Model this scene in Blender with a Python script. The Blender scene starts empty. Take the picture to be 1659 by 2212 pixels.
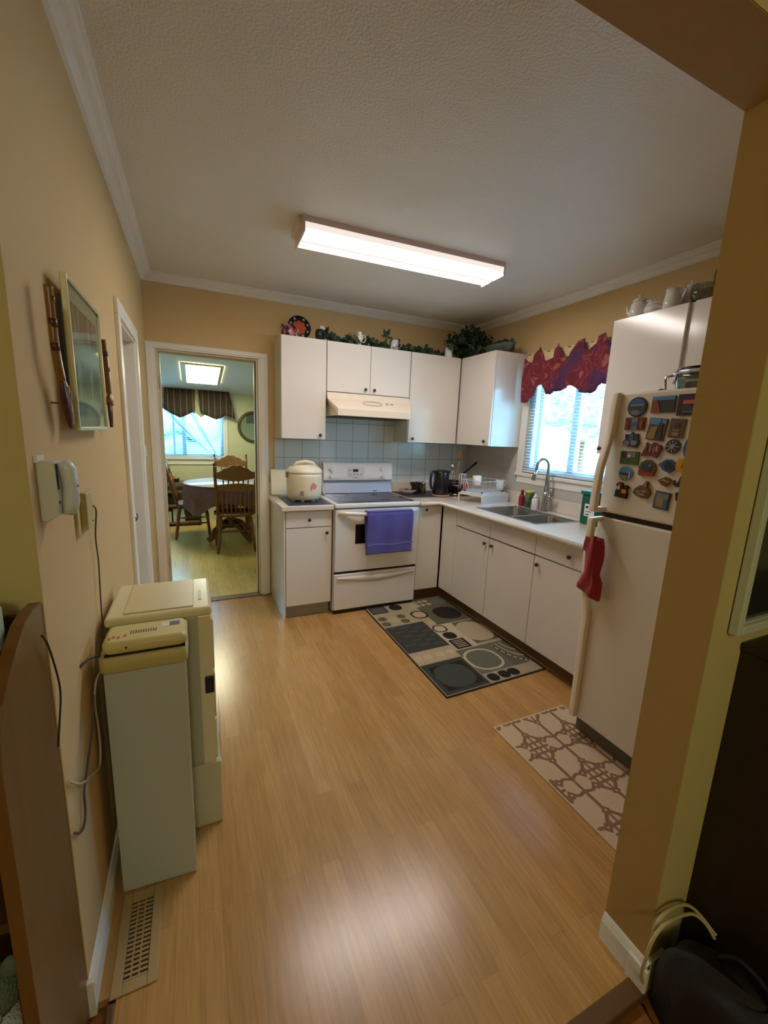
import bpy, bmesh, math, random
from mathutils import Vector, Matrix, Euler
random.seed(7)
C = bpy.context.scene.collection
R = math.radians
PI = math.pi

# ------------------------------------------------------------------ materials
def lin(c):
    r = []
    for v in c[:3]:
        v /= 255.0
        r.append(v / 12.92 if v <= 0.04045 else ((v + 0.055) / 1.055) ** 2.4)
    return (r[0], r[1], r[2], 1.0)

def nodes(m):
    m.use_nodes = True
    nt = m.node_tree
    return nt, nt.nodes, nt.links, nt.nodes['Principled BSDF']

def M(name, col, rough=0.5, metal=0.0, var=0.0, vscale=8.0, bump=0.0, bscale=60.0, coat=0.0, trans=0.0, alpha=1.0, spec=0.5, stretch=(1, 1, 1), sheen=0.0, ior=1.45):
    m = bpy.data.materials.new(name)
    nt, N, L, b = nodes(m)
    b.inputs['Roughness'].default_value = rough
    b.inputs['Metallic'].default_value = metal
    b.inputs['Coat Weight'].default_value = coat
    b.inputs['Coat Roughness'].default_value = 0.15
    b.inputs['Transmission Weight'].default_value = trans
    b.inputs['Alpha'].default_value = alpha
    b.inputs['Specular IOR Level'].default_value = spec
    b.inputs['Sheen Weight'].default_value = sheen
    b.inputs['IOR'].default_value = ior
    tc = N.new('ShaderNodeTexCoord')
    mp = N.new('ShaderNodeMapping')
    mp.inputs['Scale'].default_value = stretch
    L.new(tc.outputs['Object'], mp.inputs['Vector'])
    c = lin(col)
    nz = N.new('ShaderNodeTexNoise')
    nz.inputs['Scale'].default_value = vscale
    nz.inputs['Detail'].default_value = 4
    L.new(mp.outputs['Vector'], nz.inputs['Vector'])
    mx = N.new('ShaderNodeMix'); mx.data_type = 'RGBA'
    v = max(var, 0.02)
    mx.inputs['A'].default_value = (c[0] * (1 - v), c[1] * (1 - v), c[2] * (1 - v), 1)
    mx.inputs['B'].default_value = (min(1, c[0] * (1 + v)), min(1, c[1] * (1 + v)), min(1, c[2] * (1 + v)), 1)
    L.new(nz.outputs['Fac'], mx.inputs['Factor'])
    L.new(mx.outputs['Result'], b.inputs['Base Color'])
    if bump > 0:
        n2 = N.new('ShaderNodeTexNoise')
        n2.inputs['Scale'].default_value = bscale
        n2.inputs['Detail'].default_value = 3
        L.new(tc.outputs['Object'], n2.inputs['Vector'])
        bp = N.new('ShaderNodeBump')
        bp.inputs['Strength'].default_value = bump
        bp.inputs['Distance'].default_value = 0.01
        L.new(n2.outputs['Fac'], bp.inputs['Height'])
        L.new(bp.outputs['Normal'], b.inputs['Normal'])
    return m

def emis(name, col, s):
    m = bpy.data.materials.new(name)
    nt, N, L, b = nodes(m)
    b.inputs['Base Color'].default_value = lin(col)
    b.inputs['Emission Color'].default_value = lin(col)
    b.inputs['Emission Strength'].default_value = s
    return m

def glass(name, tint=(235, 245, 245), mixf=0.1):
    # thin clear sheet: mostly see-through with a faint mirror reflection
    m = bpy.data.materials.new(name)
    nt, N, L, b = nodes(m)
    out = N['Material Output']
    tr = N.new('ShaderNodeBsdfTransparent'); tr.inputs['Color'].default_value = lin(tint)
    gl = N.new('ShaderNodeBsdfGlossy'); gl.inputs['Roughness'].default_value = 0.03
    mx = N.new('ShaderNodeMixShader')
    lw = N.new('ShaderNodeLayerWeight'); pw = N.new('ShaderNodeMath'); pw.operation = 'POWER'; pw.inputs[1].default_value = 4.0
    L.new(lw.outputs['Facing'], pw.inputs[0]); ma = N.new('ShaderNodeMath'); ma.operation = 'MULTIPLY_ADD'; ma.inputs[1].default_value = .55; ma.inputs[2].default_value = mixf * .35
    L.new(pw.outputs[0], ma.inputs[0]); L.new(ma.outputs[0], mx.inputs[0])
    L.new(tr.outputs[0], mx.inputs[1]); L.new(gl.outputs[0], mx.inputs[2]); L.new(mx.outputs[0], out.inputs['Surface'])
    return m

def sheer(name, col, op):
    m = bpy.data.materials.new(name)
    nt, N, L, b = nodes(m)
    out = N['Material Output']
    tr = N.new('ShaderNodeBsdfTransparent')
    tl = N.new('ShaderNodeBsdfTranslucent'); tl.inputs['Color'].default_value = lin(col)
    df = N.new('ShaderNodeBsdfDiffuse'); df.inputs['Color'].default_value = lin(col)
    m1 = N.new('ShaderNodeMixShader'); m1.inputs[0].default_value = 0.5
    L.new(tl.outputs[0], m1.inputs[1]); L.new(df.outputs[0], m1.inputs[2])
    m2 = N.new('ShaderNodeMixShader'); m2.inputs[0].default_value = op
    L.new(tr.outputs[0], m2.inputs[1]); L.new(m1.outputs[0], m2.inputs[2]); L.new(m2.outputs[0], out.inputs['Surface'])
    return m

def planks(name, c1, c2, c3, rough, rowh=0.064, lenx=0.75, along='y', coat=0.0):
    m = bpy.data.materials.new(name)
    nt, N, L, b = nodes(m)
    tc = N.new('ShaderNodeTexCoord')
    sp = N.new('ShaderNodeSeparateXYZ'); L.new(tc.outputs['Object'], sp.inputs[0])
    cb = N.new('ShaderNodeCombineXYZ')
    a, o = ('Y', 'X') if along == 'y' else ('X', 'Y')
    L.new(sp.outputs[a], cb.inputs['X']); L.new(sp.outputs[o], cb.inputs['Y'])
    br = N.new('ShaderNodeTexBrick')
    br.offset = 0.37; br.offset_frequency = 2
    br.inputs['Scale'].default_value = 1.0
    br.inputs['Brick Width'].default_value = lenx
    br.inputs['Row Height'].default_value = rowh
    br.inputs['Mortar Size'].default_value = 0.0006
    br.inputs['Mortar Smooth'].default_value = 0.3
    br.inputs['Bias'].default_value = 0.0
    br.inputs['Color1'].default_value = lin(c1); br.inputs['Color2'].default_value = lin(c2); br.inputs['Mortar'].default_value = lin(c3)
    L.new(cb.outputs[0], br.inputs['Vector'])
    mp = N.new('ShaderNodeMapping'); mp.inputs['Scale'].default_value = (3, 40, 1)
    L.new(cb.outputs[0], mp.inputs['Vector'])
    nz = N.new('ShaderNodeTexNoise'); nz.inputs['Scale'].default_value = 2.0; nz.inputs['Distortion'].default_value = .5; nz.inputs['Detail'].default_value = 6; nz.inputs['Roughness'].default_value = 0.6
    L.new(mp.outputs[0], nz.inputs['Vector'])
    cr = N.new('ShaderNodeMapRange'); cr.inputs['From Min'].default_value = 0.3; cr.inputs['From Max'].default_value = 0.7; cr.inputs['To Min'].default_value = 0.80; cr.inputs['To Max'].default_value = 1.12
    L.new(nz.outputs['Fac'], cr.inputs['Value'])
    ml = N.new('ShaderNodeVectorMath'); ml.operation = 'SCALE'
    L.new(br.outputs['Color'], ml.inputs[0]); L.new(cr.outputs[0], ml.inputs['Scale'])
    L.new(ml.outputs[0], b.inputs['Base Color'])
    b.inputs['Roughness'].default_value = rough
    b.inputs['Coat Weight'].default_value = coat
    b.inputs['Coat Roughness'].default_value = 0.2
    return m

def tiles(name, c1, c2, grout, size, ox, oz, rough=0.2, plane='xz', gs=0.0022):
    m = bpy.data.materials.new(name)
    nt, N, L, b = nodes(m)
    tc = N.new('ShaderNodeTexCoord')
    mp = N.new('ShaderNodeMapping')
    L.new(tc.outputs['Object'], mp.inputs['Vector'])
    sp = N.new('ShaderNodeSeparateXYZ'); L.new(mp.outputs[0], sp.inputs[0])
    mp.inputs['Location'].default_value = (-ox, -ox, -oz)
    cb = N.new('ShaderNodeCombineXYZ')
    L.new(sp.outputs['X' if plane == 'xz' else 'Y'], cb.inputs['X']); L.new(sp.outputs['Z'], cb.inputs['Y'])
    br = N.new('ShaderNodeTexBrick'); br.offset = 0.0
    br.inputs['Scale'].default_value = 1.0; br.inputs['Brick Width'].default_value = size; br.inputs['Row Height'].default_value = size
    br.inputs['Mortar Size'].default_value = gs; br.inputs['Mortar Smooth'].default_value = 0.1
    br.inputs['Color1'].default_value = lin(c1); br.inputs['Color2'].default_value = lin(c2); br.inputs['Mortar'].default_value = lin(grout)
    L.new(cb.outputs[0], br.inputs['Vector'])
    L.new(br.outputs['Color'], b.inputs['Base Color'])
    bp = N.new('ShaderNodeBump'); bp.inputs['Strength'].default_value = 0.3; bp.inputs['Distance'].default_value = 0.002; bp.invert = True
    L.new(br.outputs['Fac'], bp.inputs['Height']); L.new(bp.outputs[0], b.inputs['Normal'])
    b.inputs['Roughness'].default_value = rough
    return m

def wood(name, c1, c2, rough=0.35, axis='z', scale=1.0):
    m = bpy.data.materials.new(name)
    nt, N, L, b = nodes(m)
    tc = N.new('ShaderNodeTexCoord'); mp = N.new('ShaderNodeMapping')
    s = {'z': (14, 14, 1.2), 'x': (1.2, 14, 14), 'y': (14, 1.2, 14)}[axis]
    mp.inputs['Scale'].default_value = tuple(v * scale for v in s)
    L.new(tc.outputs['Object'], mp.inputs[0])
    nz = N.new('ShaderNodeTexNoise'); nz.inputs['Scale'].default_value = 2.2; nz.inputs['Detail'].default_value = 5; nz.inputs['Distortion'].default_value = 0.6
    L.new(mp.outputs[0], nz.inputs['Vector'])
    mx = N.new('ShaderNodeMix'); mx.data_type = 'RGBA'
    mx.inputs['A'].default_value = lin(c1); mx.inputs['B'].default_value = lin(c2)
    L.new(nz.outputs['Fac'], mx.inputs['Factor']); L.new(mx.outputs['Result'], b.inputs['Base Color'])
    b.inputs['Roughness'].default_value = rough
    return m

def blotch(name, cols, scale=9.0, rough=0.7, dist=0.0):
    # printed picture or patterned cloth: soft bands of a few colours
    m = bpy.data.materials.new(name)
    nt, N, L, b = nodes(m)
    tc = N.new('ShaderNodeTexCoord')
    nz = N.new('ShaderNodeTexNoise'); nz.inputs['Scale'].default_value = scale; nz.inputs['Detail'].default_value = 2; nz.inputs['Distortion'].default_value = dist
    L.new(tc.outputs['Object'], nz.inputs['Vector'])
    cr = N.new('ShaderNodeValToRGB')
    el = cr.color_ramp.elements
    n = len(cols)
    while len(el) < n: el.new(0.5)
    for i, c in enumerate(cols):
        el[i].position = 0.3 + 0.4 * i / (n - 1); el[i].color = lin(c)
    L.new(nz.outputs['Fac'], cr.inputs[0]); L.new(cr.outputs[0], b.inputs['Base Color'])
    b.inputs['Roughness'].default_value = rough
    return m

def zramp(name, stops, z0, z1, rough=0.5, axis='Z', noise=0.0, nscale=20):
    # picture surface whose printed colours change along one axis
    m = bpy.data.materials.new(name)
    nt, N, L, b = nodes(m)
    tc = N.new('ShaderNodeTexCoord'); sp = N.new('ShaderNodeSeparateXYZ'); L.new(tc.outputs['Object'], sp.inputs[0])
    mr = N.new('ShaderNodeMapRange'); mr.inputs['From Min'].default_value = z0; mr.inputs['From Max'].default_value = z1
    nz = N.new('ShaderNodeTexNoise'); nz.inputs['Scale'].default_value = nscale
    L.new(tc.outputs['Object'], nz.inputs['Vector'])
    ma = N.new('ShaderNodeMath'); ma.operation = 'MULTIPLY_ADD'; ma.inputs[1].default_value = noise
    L.new(nz.outputs['Fac'], ma.inputs[0]); L.new(sp.outputs[axis], ma.inputs[2])
    L.new(ma.outputs[0], mr.inputs['Value'])
    cr = N.new('ShaderNodeValToRGB'); el = cr.color_ramp.elements
    while len(el) < len(stops): el.new(0.5)
    for i, (p, c) in enumerate(stops): el[i].position = p; el[i].color = lin(c)
    L.new(mr.outputs[0], cr.inputs[0]); L.new(cr.outputs[0], b.inputs['Base Color'])
    b.inputs['Roughness'].default_value = rough
    return m

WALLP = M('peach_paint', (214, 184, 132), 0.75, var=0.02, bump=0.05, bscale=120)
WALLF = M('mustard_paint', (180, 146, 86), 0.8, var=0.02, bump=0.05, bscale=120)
WALLO = M('olive_cream_paint', (196, 182, 124), 0.8, var=0.02, bump=0.05, bscale=120)
WALLD = M('pale_green_paint', (214, 212, 176), 0.8, var=0.02)
CEIL = M('stippled_ceiling', (232, 230, 222), 0.38, var=0.03, vscale=3, bump=0.35, bscale=110, spec=0.4)
CEILD = M('smooth_ceiling', (205, 208, 196), 0.8)
TRIM = M('white_trim_paint', (238, 234, 224), 0.45, var=0.02)
TRIMD = M('cream_door_paint', (214, 204, 180), 0.45, var=0.02)
FLOOR = planks('oak_laminate', (197, 152, 92), (182, 136, 77), (160, 116, 66), 0.24, coat=0.15)
FLOORD = planks('pale_oak_laminate', (228, 198, 126), (210, 178, 104), (160, 130, 70), 0.3, coat=0.2)
FLOORN = planks('orange_parquet', (150, 96, 38), (128, 78, 28), (80, 48, 18), 0.5, rowh=0.09, lenx=0.9)
THRESH = wood('threshold_wood', (92, 62, 28), (110, 76, 36), 0.5, 'x')
CAB = M('cabinet_laminate', (226, 219, 210), 0.13, var=0.01, coat=0.3)
CABE = M('cabinet_edge_cream', (222, 206, 178), 0.4)
CABS = M('cabinet_side_laminate', (214, 212, 196), 0.2, coat=0.3)
DARKGAP = M('dark_gap', (52, 44, 38), 0.8)
TOE = M('brown_toe_kick', (92, 66, 40), 0.6)
KNOB = M('pewter_knob', (78, 68, 62), 0.35, metal=0.7)
COUNTER = M('speckled_counter', (222, 212, 200), 0.22, var=0.12, vscale=60, coat=0.3)
TILEB = tiles('blue_grey_tile', (216, 222, 222), (208, 217, 218), (130, 138, 142), 0.1575, 1.011, 1.238 - 0.1575, 0.18)
TILER = tiles('grey_beige_tile', (196, 190, 180), (190, 184, 174), (172, 165, 155), 0.20, 0.0, 1.02, 0.22, 'yz', 0.0015)
ENAM = M('white_enamel', (228, 224, 220), 0.2, coat=0.4)
ENAMB = M('bluish_enamel', (176, 182, 198), 0.3, metal=0.3)
FRID = M('cream_enamel', (228, 220, 208), 0.33, bump=0.03, bscale=300, coat=0.1)
FRIDH = M('ivory_handle_plastic', (242, 234, 220), 0.35)
BLACKG = M('black_ceramic_glass', (12, 12, 14), 0.08, spec=.25)
BLACKP = M('black_plastic', (26, 26, 30), 0.35)
CREAMP = M('cream_plastic', (226, 216, 186), 0.35)
HOOD = M('almond_enamel', (226, 212, 190), 0.35, coat=0.2)
STEEL = M('brushed_steel', (170, 168, 165), 0.28, metal=1.0)
CHROME = M('chrome', (210, 210, 215), 0.1, metal=1.0)
GLASS = glass('window_glass')
JARG = glass('jar_glass', (220, 225, 215), 0.22)
WHITE = M('white_ceramic', (232, 230, 228), 0.2, coat=0.4)
WHITEP = M('white_plastic', (226, 232, 240), 0.4)
LEAF = M('dark_green_leaf', (38, 70, 40), 0.5, var=0.35, vscale=25)
LEAF2 = M('deep_green_leaf', (22, 42, 30), 0.5, var=0.3, vscale=25)
OAK = wood('golden_oak', (104, 68, 34), (132, 90, 48), 0.35, 'z')
OAKD = wood('brown_oak', (92, 56, 28), (116, 72, 38), 0.35, 'z')

# ------------------------------------------------------------------ mesh builder
class MB:
    def __init__(s): s.v = []; s.f = []; s.m = []; s.s = []
    def add(s, vs, fs, mi=0, smooth=False):
        o = len(s.v); s.v += [tuple(v) for v in vs]
        for f in fs: s.f.append(tuple(i + o for i in f)); s.m.append(mi); s.s.append(smooth)
        return s
    def box(s, x0, x1, y0, y1, z0, z1, mi=0):
        x0, x1 = min(x0, x1), max(x0, x1); y0, y1 = min(y0, y1), max(y0, y1); z0, z1 = min(z0, z1), max(z0, z1)
        v = [(x0, y0, z0), (x1, y0, z0), (x1, y1, z0), (x0, y1, z0), (x0, y0, z1), (x1, y0, z1), (x1, y1, z1), (x0, y1, z1)]
        return s.add(v, [(0, 3, 2, 1), (4, 5, 6, 7), (0, 1, 5, 4), (1, 2, 6, 5), (2, 3, 7, 6), (3, 0, 4, 7)], mi)
    def prism(s, pts, lo, hi, axis='z', mi=0):
        # pts: outline in the two other axes (x,y) for z, (y,z) for x, (x,z) for y
        def P(p, h): return {'z': (p[0], p[1], h), 'x': (h, p[0], p[1]), 'y': (p[0], h, p[1])}[axis]
        n = len(pts); v = [P(p, lo) for p in pts] + [P(p, hi) for p in pts]
        f = [tuple(range(n))[::-1], tuple(range(n, 2 * n))] + [(i, (i + 1) % n, n + (i + 1) % n, n + i) for i in range(n)]
        return s.add(v, f, mi)
    def loft(s, rings, mi=0, closed=True, caps=True, smooth=True):
        n = len(rings[0]); v = [p for r in rings for p in r]; f = []
        for k in range(len(rings) - 1):
            for i in range(n if closed else n - 1):
                j = (i + 1) % n
                f.append((k * n + i, k * n + j, (k + 1) * n + j, (k + 1) * n + i))
        s.add(v, f, mi, smooth)
        if caps and closed:
            o = len(s.v) - len(v)
            s.f.append(tuple(o + i for i in range(n))[::-1]); s.m.append(mi); s.s.append(False)
            s.f.append(tuple(o + (len(rings) - 1) * n + i for i in range(n))); s.m.append(mi); s.s.append(False)
        return s
    def lathe(s, prof, cx=0, cy=0, z0=0, n=24, mi=0, axis='z', sx=1, sy=1, caps=True):
        rings = []
        for r, h in prof:
            ring = []
            for i in range(n):
                a = 2 * PI * i / n; u, w = r * math.cos(a) * sx, r * math.sin(a) * sy
                if axis == 'z': ring.append((cx + u, cy + w, z0 + h))
                elif axis == 'y': ring.append((cx + u, cy + h, z0 + w))
                else: ring.append((cx + h, cy + u, z0 + w))
            rings.append(ring)
        return s.loft(rings, mi, caps=caps)
    def tube(s, pts, r, n=8, mi=0, flat=1.0):
        pts = [Vector(p) for p in pts]; rings = []; up = None
        for i, p in enumerate(pts):
            d = (pts[min(i + 1, len(pts) - 1)] - pts[max(i - 1, 0)])
            d = d.normalized() if d.length > 1e-9 else Vector((0, 0, 1))
            if up is None:
                up = Vector((0, 0, 1)) if abs(d.z) < 0.9 else Vector((1, 0, 0))
            a = d.cross(up)
            if a.length < 1e-6: a = d.cross(Vector((0, 1, 0)))
            a.normalize(); b = a.cross(d).normalized(); up = b
            rr = r[i] if isinstance(r, (list, tuple)) else r
            rings.append([p + a * rr * math.cos(2 * PI * k / n) + b * rr * flat * math.sin(2 * PI * k / n) for k in range(n)])
        return s.loft(rings, mi)
    def ball(s, cx, cy, cz, rx, ry=None, rz=None, n=16, mi=0):
        ry = ry or rx; rz = rz or rx
        prof = [(math.sin(PI * (k + .001) / 10), -math.cos(PI * k / 10)) for k in range(11)]
        rings = [[(cx + rx * max(r, .01) * math.cos(2 * PI * i / n), cy + ry * max(r, .01) * math.sin(2 * PI * i / n), cz + rz * h) for i in range(n)] for r, h in prof]
        return s.loft(rings, mi)
    def grid(s, fn, nu, nv, mi=0, thick=None, smooth=True):
        v = [fn(i / nu, j / nv) for j in range(nv + 1) for i in range(nu + 1)]
        f = [(j * (nu + 1) + i, j * (nu + 1) + i + 1, (j + 1) * (nu + 1) + i + 1, (j + 1) * (nu + 1) + i) for j in range(nv) for i in range(nu)]
        return s.add(v, f, mi, smooth)
    def xf(s, mat):
        s.v = [tuple(mat @ Vector(v)) for v in s.v]; return s

def fbox(mb, ax, d0, d1, a0, a1, b0, b1, w, w2=None, mi=0):
    # rectangular frame without overlapping pieces; ax is the thin axis, a and b the two others, w the width of all sides
    a0, a1 = min(a0, a1), max(a0, a1); b0, b1 = min(b0, b1), max(b0, b1)
    wa = w; wb = w if w2 is None else w2
    def B(p0, p1, q0, q1):
        if ax == 'x': mb.box(d0, d1, p0, p1, q0, q1, mi)
        elif ax == 'y': mb.box(p0, p1, d0, d1, q0, q1, mi)
        else: mb.box(p0, p1, q0, q1, d0, d1, mi)
    B(a0, a0 + wa, b0, b1); B(a1 - wa, a1, b0, b1); B(a0 + wa, a1 - wa, b0, b0 + wb); B(a0 + wa, a1 - wa, b1 - wb, b1)
    return mb

def smooth(pts, n=6):
    P_ = [Vector(p) for p in pts]; out = []
    for i in range(len(P_) - 1):
        p0, p1, p2, p3 = P_[max(i - 1, 0)], P_[i], P_[i + 1], P_[min(i + 2, len(P_) - 1)]
        for k in range(n):
            t = k / n
            out.append(.5 * ((2 * p1) + (p2 - p0) * t + (2 * p0 - 5 * p1 + 4 * p2 - p3) * t * t + (3 * p1 - p0 - 3 * p2 + p3) * t ** 3))
    out.append(P_[-1]); return out

def wloc(o):
    l = Vector((0, 0, 0))
    while o is not None: l += o.location; o = o.parent
    return l

def P(name, mb, mats, parent=None, bevel=0.0, seg=2, solid=0.0, sub=0, kind=None, label=None):
    """link a builder as ONE mesh object, its points given in world coordinates"""
    if not isinstance(mats, (list, tuple)): mats = [mats]
    me = bpy.data.meshes.new(name)
    if parent is not None: off = wloc(parent)
    else:
        xs = [v[0] for v in mb.v]; ys = [v[1] for v in mb.v]; zs = [v[2] for v in mb.v]
        off = Vector(((min(xs) + max(xs)) / 2, (min(ys) + max(ys)) / 2, min(zs))) if kind != 'structure' else Vector((0, 0, 0))
    me.from_pydata([(v[0] - off.x, v[1] - off.y, v[2] - off.z) for v in mb.v], [], mb.f)
    for i, p in enumerate(me.polygons):
        p.material_index = mb.m[i]; p.use_smooth = mb.s[i]
    for m in mats: me.materials.append(m)
    me.validate(); me.update()
    bm = bmesh.new(); bm.from_mesh(me); bmesh.ops.recalc_face_normals(bm, faces=bm.faces); bm.to_mesh(me); bm.free()
    o = bpy.data.objects.new(name, me); C.objects.link(o)
    if parent is not None: o.parent = parent
    else: o.location = off
    if solid:
        md = o.modifiers.new('thickness', 'SOLIDIFY'); md.thickness = solid; md.offset = 0
    if bevel:
        md = o.modifiers.new('bevel', 'BEVEL'); md.width = bevel; md.segments = seg; md.limit_method = 'ANGLE'; md.angle_limit = R(40)
        md.harden_normals = False
    if sub:
        md = o.modifiers.new('sub', 'SUBSURF'); md.levels = sub; md.render_levels = sub
    if kind: o['kind'] = kind
    if label: o['label'] = label
    return o

def thing(name, label, cat, loc=(0, 0, 0), group=None, rz=0.0):
    o = bpy.data.objects.new(name, None); C.objects.link(o); o.location = loc; o.rotation_euler = (0, 0, rz)
    o.empty_display_size = 0.05
    o['label'] = label; o['category'] = cat
    if group: o['group'] = group
    return o

def T(o, label, cat, group=None):
    o['label'] = label; o['category'] = cat
    if group: o['group'] = group
    return o

def S(name, mb, mat, parent=None, bevel=0.0, label=None):
    return P(name, mb, mat, parent, bevel=bevel, kind='structure' if parent is None else None, label=label)

def dup(root, loc, rz=0.0, label=None):
    r = root.copy(); C.objects.link(r); r.location = loc; r.rotation_euler = (0, 0, rz)
    if label: r['label'] = label
    for ch in list(root.children):
        c = ch.copy(); C.objects.link(c); c.parent = r
        for g in list(ch.children):
            d = g.copy(); C.objects.link(d); d.parent = c
    return r

# ------------------------------------------------------------------ room shell
W, H = 2.925, 2.545
JX, JY0, JY1, HZ = 1.369, -3.055, -3.178, 2.163
YL = -2.644
YN = -6.6

S('floor', MB().box(0.055, 3.05, -3.16, 0.06, -0.03, 0.0).box(-0.12, 0.055, YL + .0, 0.06, -0.03, 0.0), FLOOR)
S('floor_dining', MB().box(-1.6, 2.6, 0.06, 3.5, -0.03, -0.002), FLOORD)
S('floor_living', MB().box(-1.6, 4.0, YN, -3.2, -0.06, -0.022).box(JX - .02, 4.0, -3.2, -3.1, -.06, -.022).box(-1.6, 0.035, -3.2, YL, -0.06, -0.022).box(-1.7, 3.2, -3.3, .1, -.12, -.07), FLOORN)  # the lowest box is an unseen seal against sky light leaking under the floors
S('trim_1', MB().box(0.035, JX, -3.2, -3.155, -0.05, 0.003).box(0.035, 0.055, -3.155, -2.66, -0.05, 0.003), THRESH, bevel=0.004)
S('trim_2', MB().box(0.0, 0.9, -0.03, 0.06, 0.0, 0.006), THRESH, bevel=0.003)
S('ceiling', MB().box(-0.12, 3.05, -3.1, 0.12, H, H + 0.08), CEIL)
S('ceiling_living', MB().box(-1.7, 4.1, YN - .1, JY0, H, H + 0.08).box(-1.7, -0.12, JY0, YL, H, H + .08), CEILD)
# left wall with the side-door opening
DY0, DY1, DZ = -0.69, -1.30, 1.955
S('wall_left', MB().box(-0.12, 0, YL, DY1, -0.05, H).box(-0.12, 0, DY0, 0.0, -0.05, H).box(-0.12, 0, DY1, DY0, DZ, H), WALLP)
S('wall_left_return', MB().box(-1.6, -0.12, YL, YL + .12, -0.05, H).box(-0.12, -0.0005, YL - .001, YL, -0.05, H), WALLO)
# back wall with the doorway
OX0, OX1, OZ = 0.065, 0.80, 2.03
S('wall_back', MB().box(-0.12, OX0, 0, 0.12, -0.05, H).box(OX1, 3.05, 0, 0.12, -0.05, H).box(OX0, OX1, 0, 0.12, OZ, H), WALLP)
# right wall with window opening
WY0, WY1, WZ0, WZ1 = -0.86, -1.80, 1.19, 2.08
S('wall_right', MB().box(W, W + .14, WY0, 0, -0.05, H).box(W, W + .14, -3.2, WY1, -0.05, H).box(W, W + .14, WY1, WY0, -0.05, WZ0).box(W, W + .14, WY1, WY0, WZ1, H), WALLP)
S('wall_partition_front', MB().box(JX + .001, 4.0, JY1 - .002, JY1, -.05, H).box(-1.6, JX, JY1 - .002, JY1, HZ + .001, H), WALLO)  # lighter coat stands in for the near-room light falling on this face
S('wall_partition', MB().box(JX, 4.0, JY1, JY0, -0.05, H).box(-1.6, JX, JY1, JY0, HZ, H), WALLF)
# living room shell behind the camera
S('wall_living_left', MB().box(-1.72, -1.6, YN, YL + .12, -0.06, H), WALLO)
S('wall_living_right', MB().box(4.0, 4.1, YN, JY1, -0.06, H), WALLO)
S('wall_living_rear', MB().box(-1.72, 4.1, YN - .1, YN, -0.06, H), WALLO)
# dining room shell, with a ceiling that slopes down to the window wall
def sz(y): return 2.45 - 0.138 * (y - 0.12)
S('wall_dining_left', MB().box(-1.72, -1.6, 0.12, 3.52, -0.05, 2.5), WALLD)
S('wall_dining_right', MB().box(2.5, 2.6, 0.12, 3.52, -0.05, 2.5), WALLD)
FWX0, FWX1, FWZ0, FWZ1 = -1.0, 0.735, 1.0, 1.86
S('wall_dining_far', MB().box(-1.6, FWX0, 3.4, 3.52, -.05, 2.5).box(FWX1, 2.6, 3.4, 3.52, -.05, 2.5).box(FWX0, FWX1, 3.4, 3.52, -.05, FWZ0).box(FWX0, FWX1, 3.4, 3.52, FWZ1, 2.5), WALLD)
S('wall_dining_near', MB().box(-1.6, OX0, 0.12, 0.125, -.05, 2.5).box(OX1, 2.6, 0.12, 0.125, -.05, 2.5).box(OX0, OX1, 0.12, 0.125, OZ, 2.5), WALLD)
S('ceiling_dining', MB().prism([(0.12, sz(0.12)), (3.52, sz(3.52)), (3.52, sz(3.52) + .06), (0.12, sz(0.12) + .06)], -1.72, 2.6, 'x'), CEILD)

# crown moulding (profile: out from wall, down from ceiling)
CP = [(0, 0), (0.07, 0), (0.07, 0.010), (0.060, 0.014), (0.050, 0.022), (0.032, 0.030), (0.020, 0.042), (0.012, 0.050), (0.0, 0.055)]
def crown(name, a, b, axis, sgn, mit0=1, mit1=1):
    # runs from a to b along the axis; sgn: the direction out of the wall
    mb = MB(); r0, r1 = [], []
    for o, d in CP:
        z = H - d
        if axis == 'y':
            r0.append((b[0] + sgn * o, a[1] + mit0 * o, z)); r1.append((b[0] + sgn * o, b[1] + mit1 * o, z))
        else:
            r0.append((a[0] + mit0 * o, a[1] + sgn * o, z)); r1.append((b[0] + mit1 * o, b[1] + sgn * o, z))
    mb.loft([r0, r1], smooth=False)
    return S(name, mb, TRIM)
crown('trim_3', (0, YL), (0, 0), 'y', 1, 0, -1)
crown('trim_4', (0, 0), (W, 0), 'x', -1, 1, -1)
crown('trim_5', (W, JY0), (W, 0), 'y', -1, 0, -1)
# baseboards
BPR = [(0, 0), (0.014, 0), (0.014, 0.065), (0.009, 0.078), (0.004, 0.088), (0, 0.09)]
S('baseboard_left', MB().prism([(x, z) for x, z in BPR], YL, -1.39, 'y'), TRIM)
S('baseboard_left_end', MB().box(-0.12, 0.014, YL - .014, YL, -0.02, 0.09), TRIM, bevel=.003)
S('baseboard_jamb', MB().prism([(JX - x, z) for x, z in BPR], JY1 - .014, JY0, 'y').box(JX - .014, 1.44, JY1 - .014, JY1, -0.02, .088), TRIM)
S('baseboard_jamb_block', MB().box(JX - .019, JX - .004, JY1 - .020, JY1 + .035, -0.02, .075), TRIM, bevel=.003)

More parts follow.
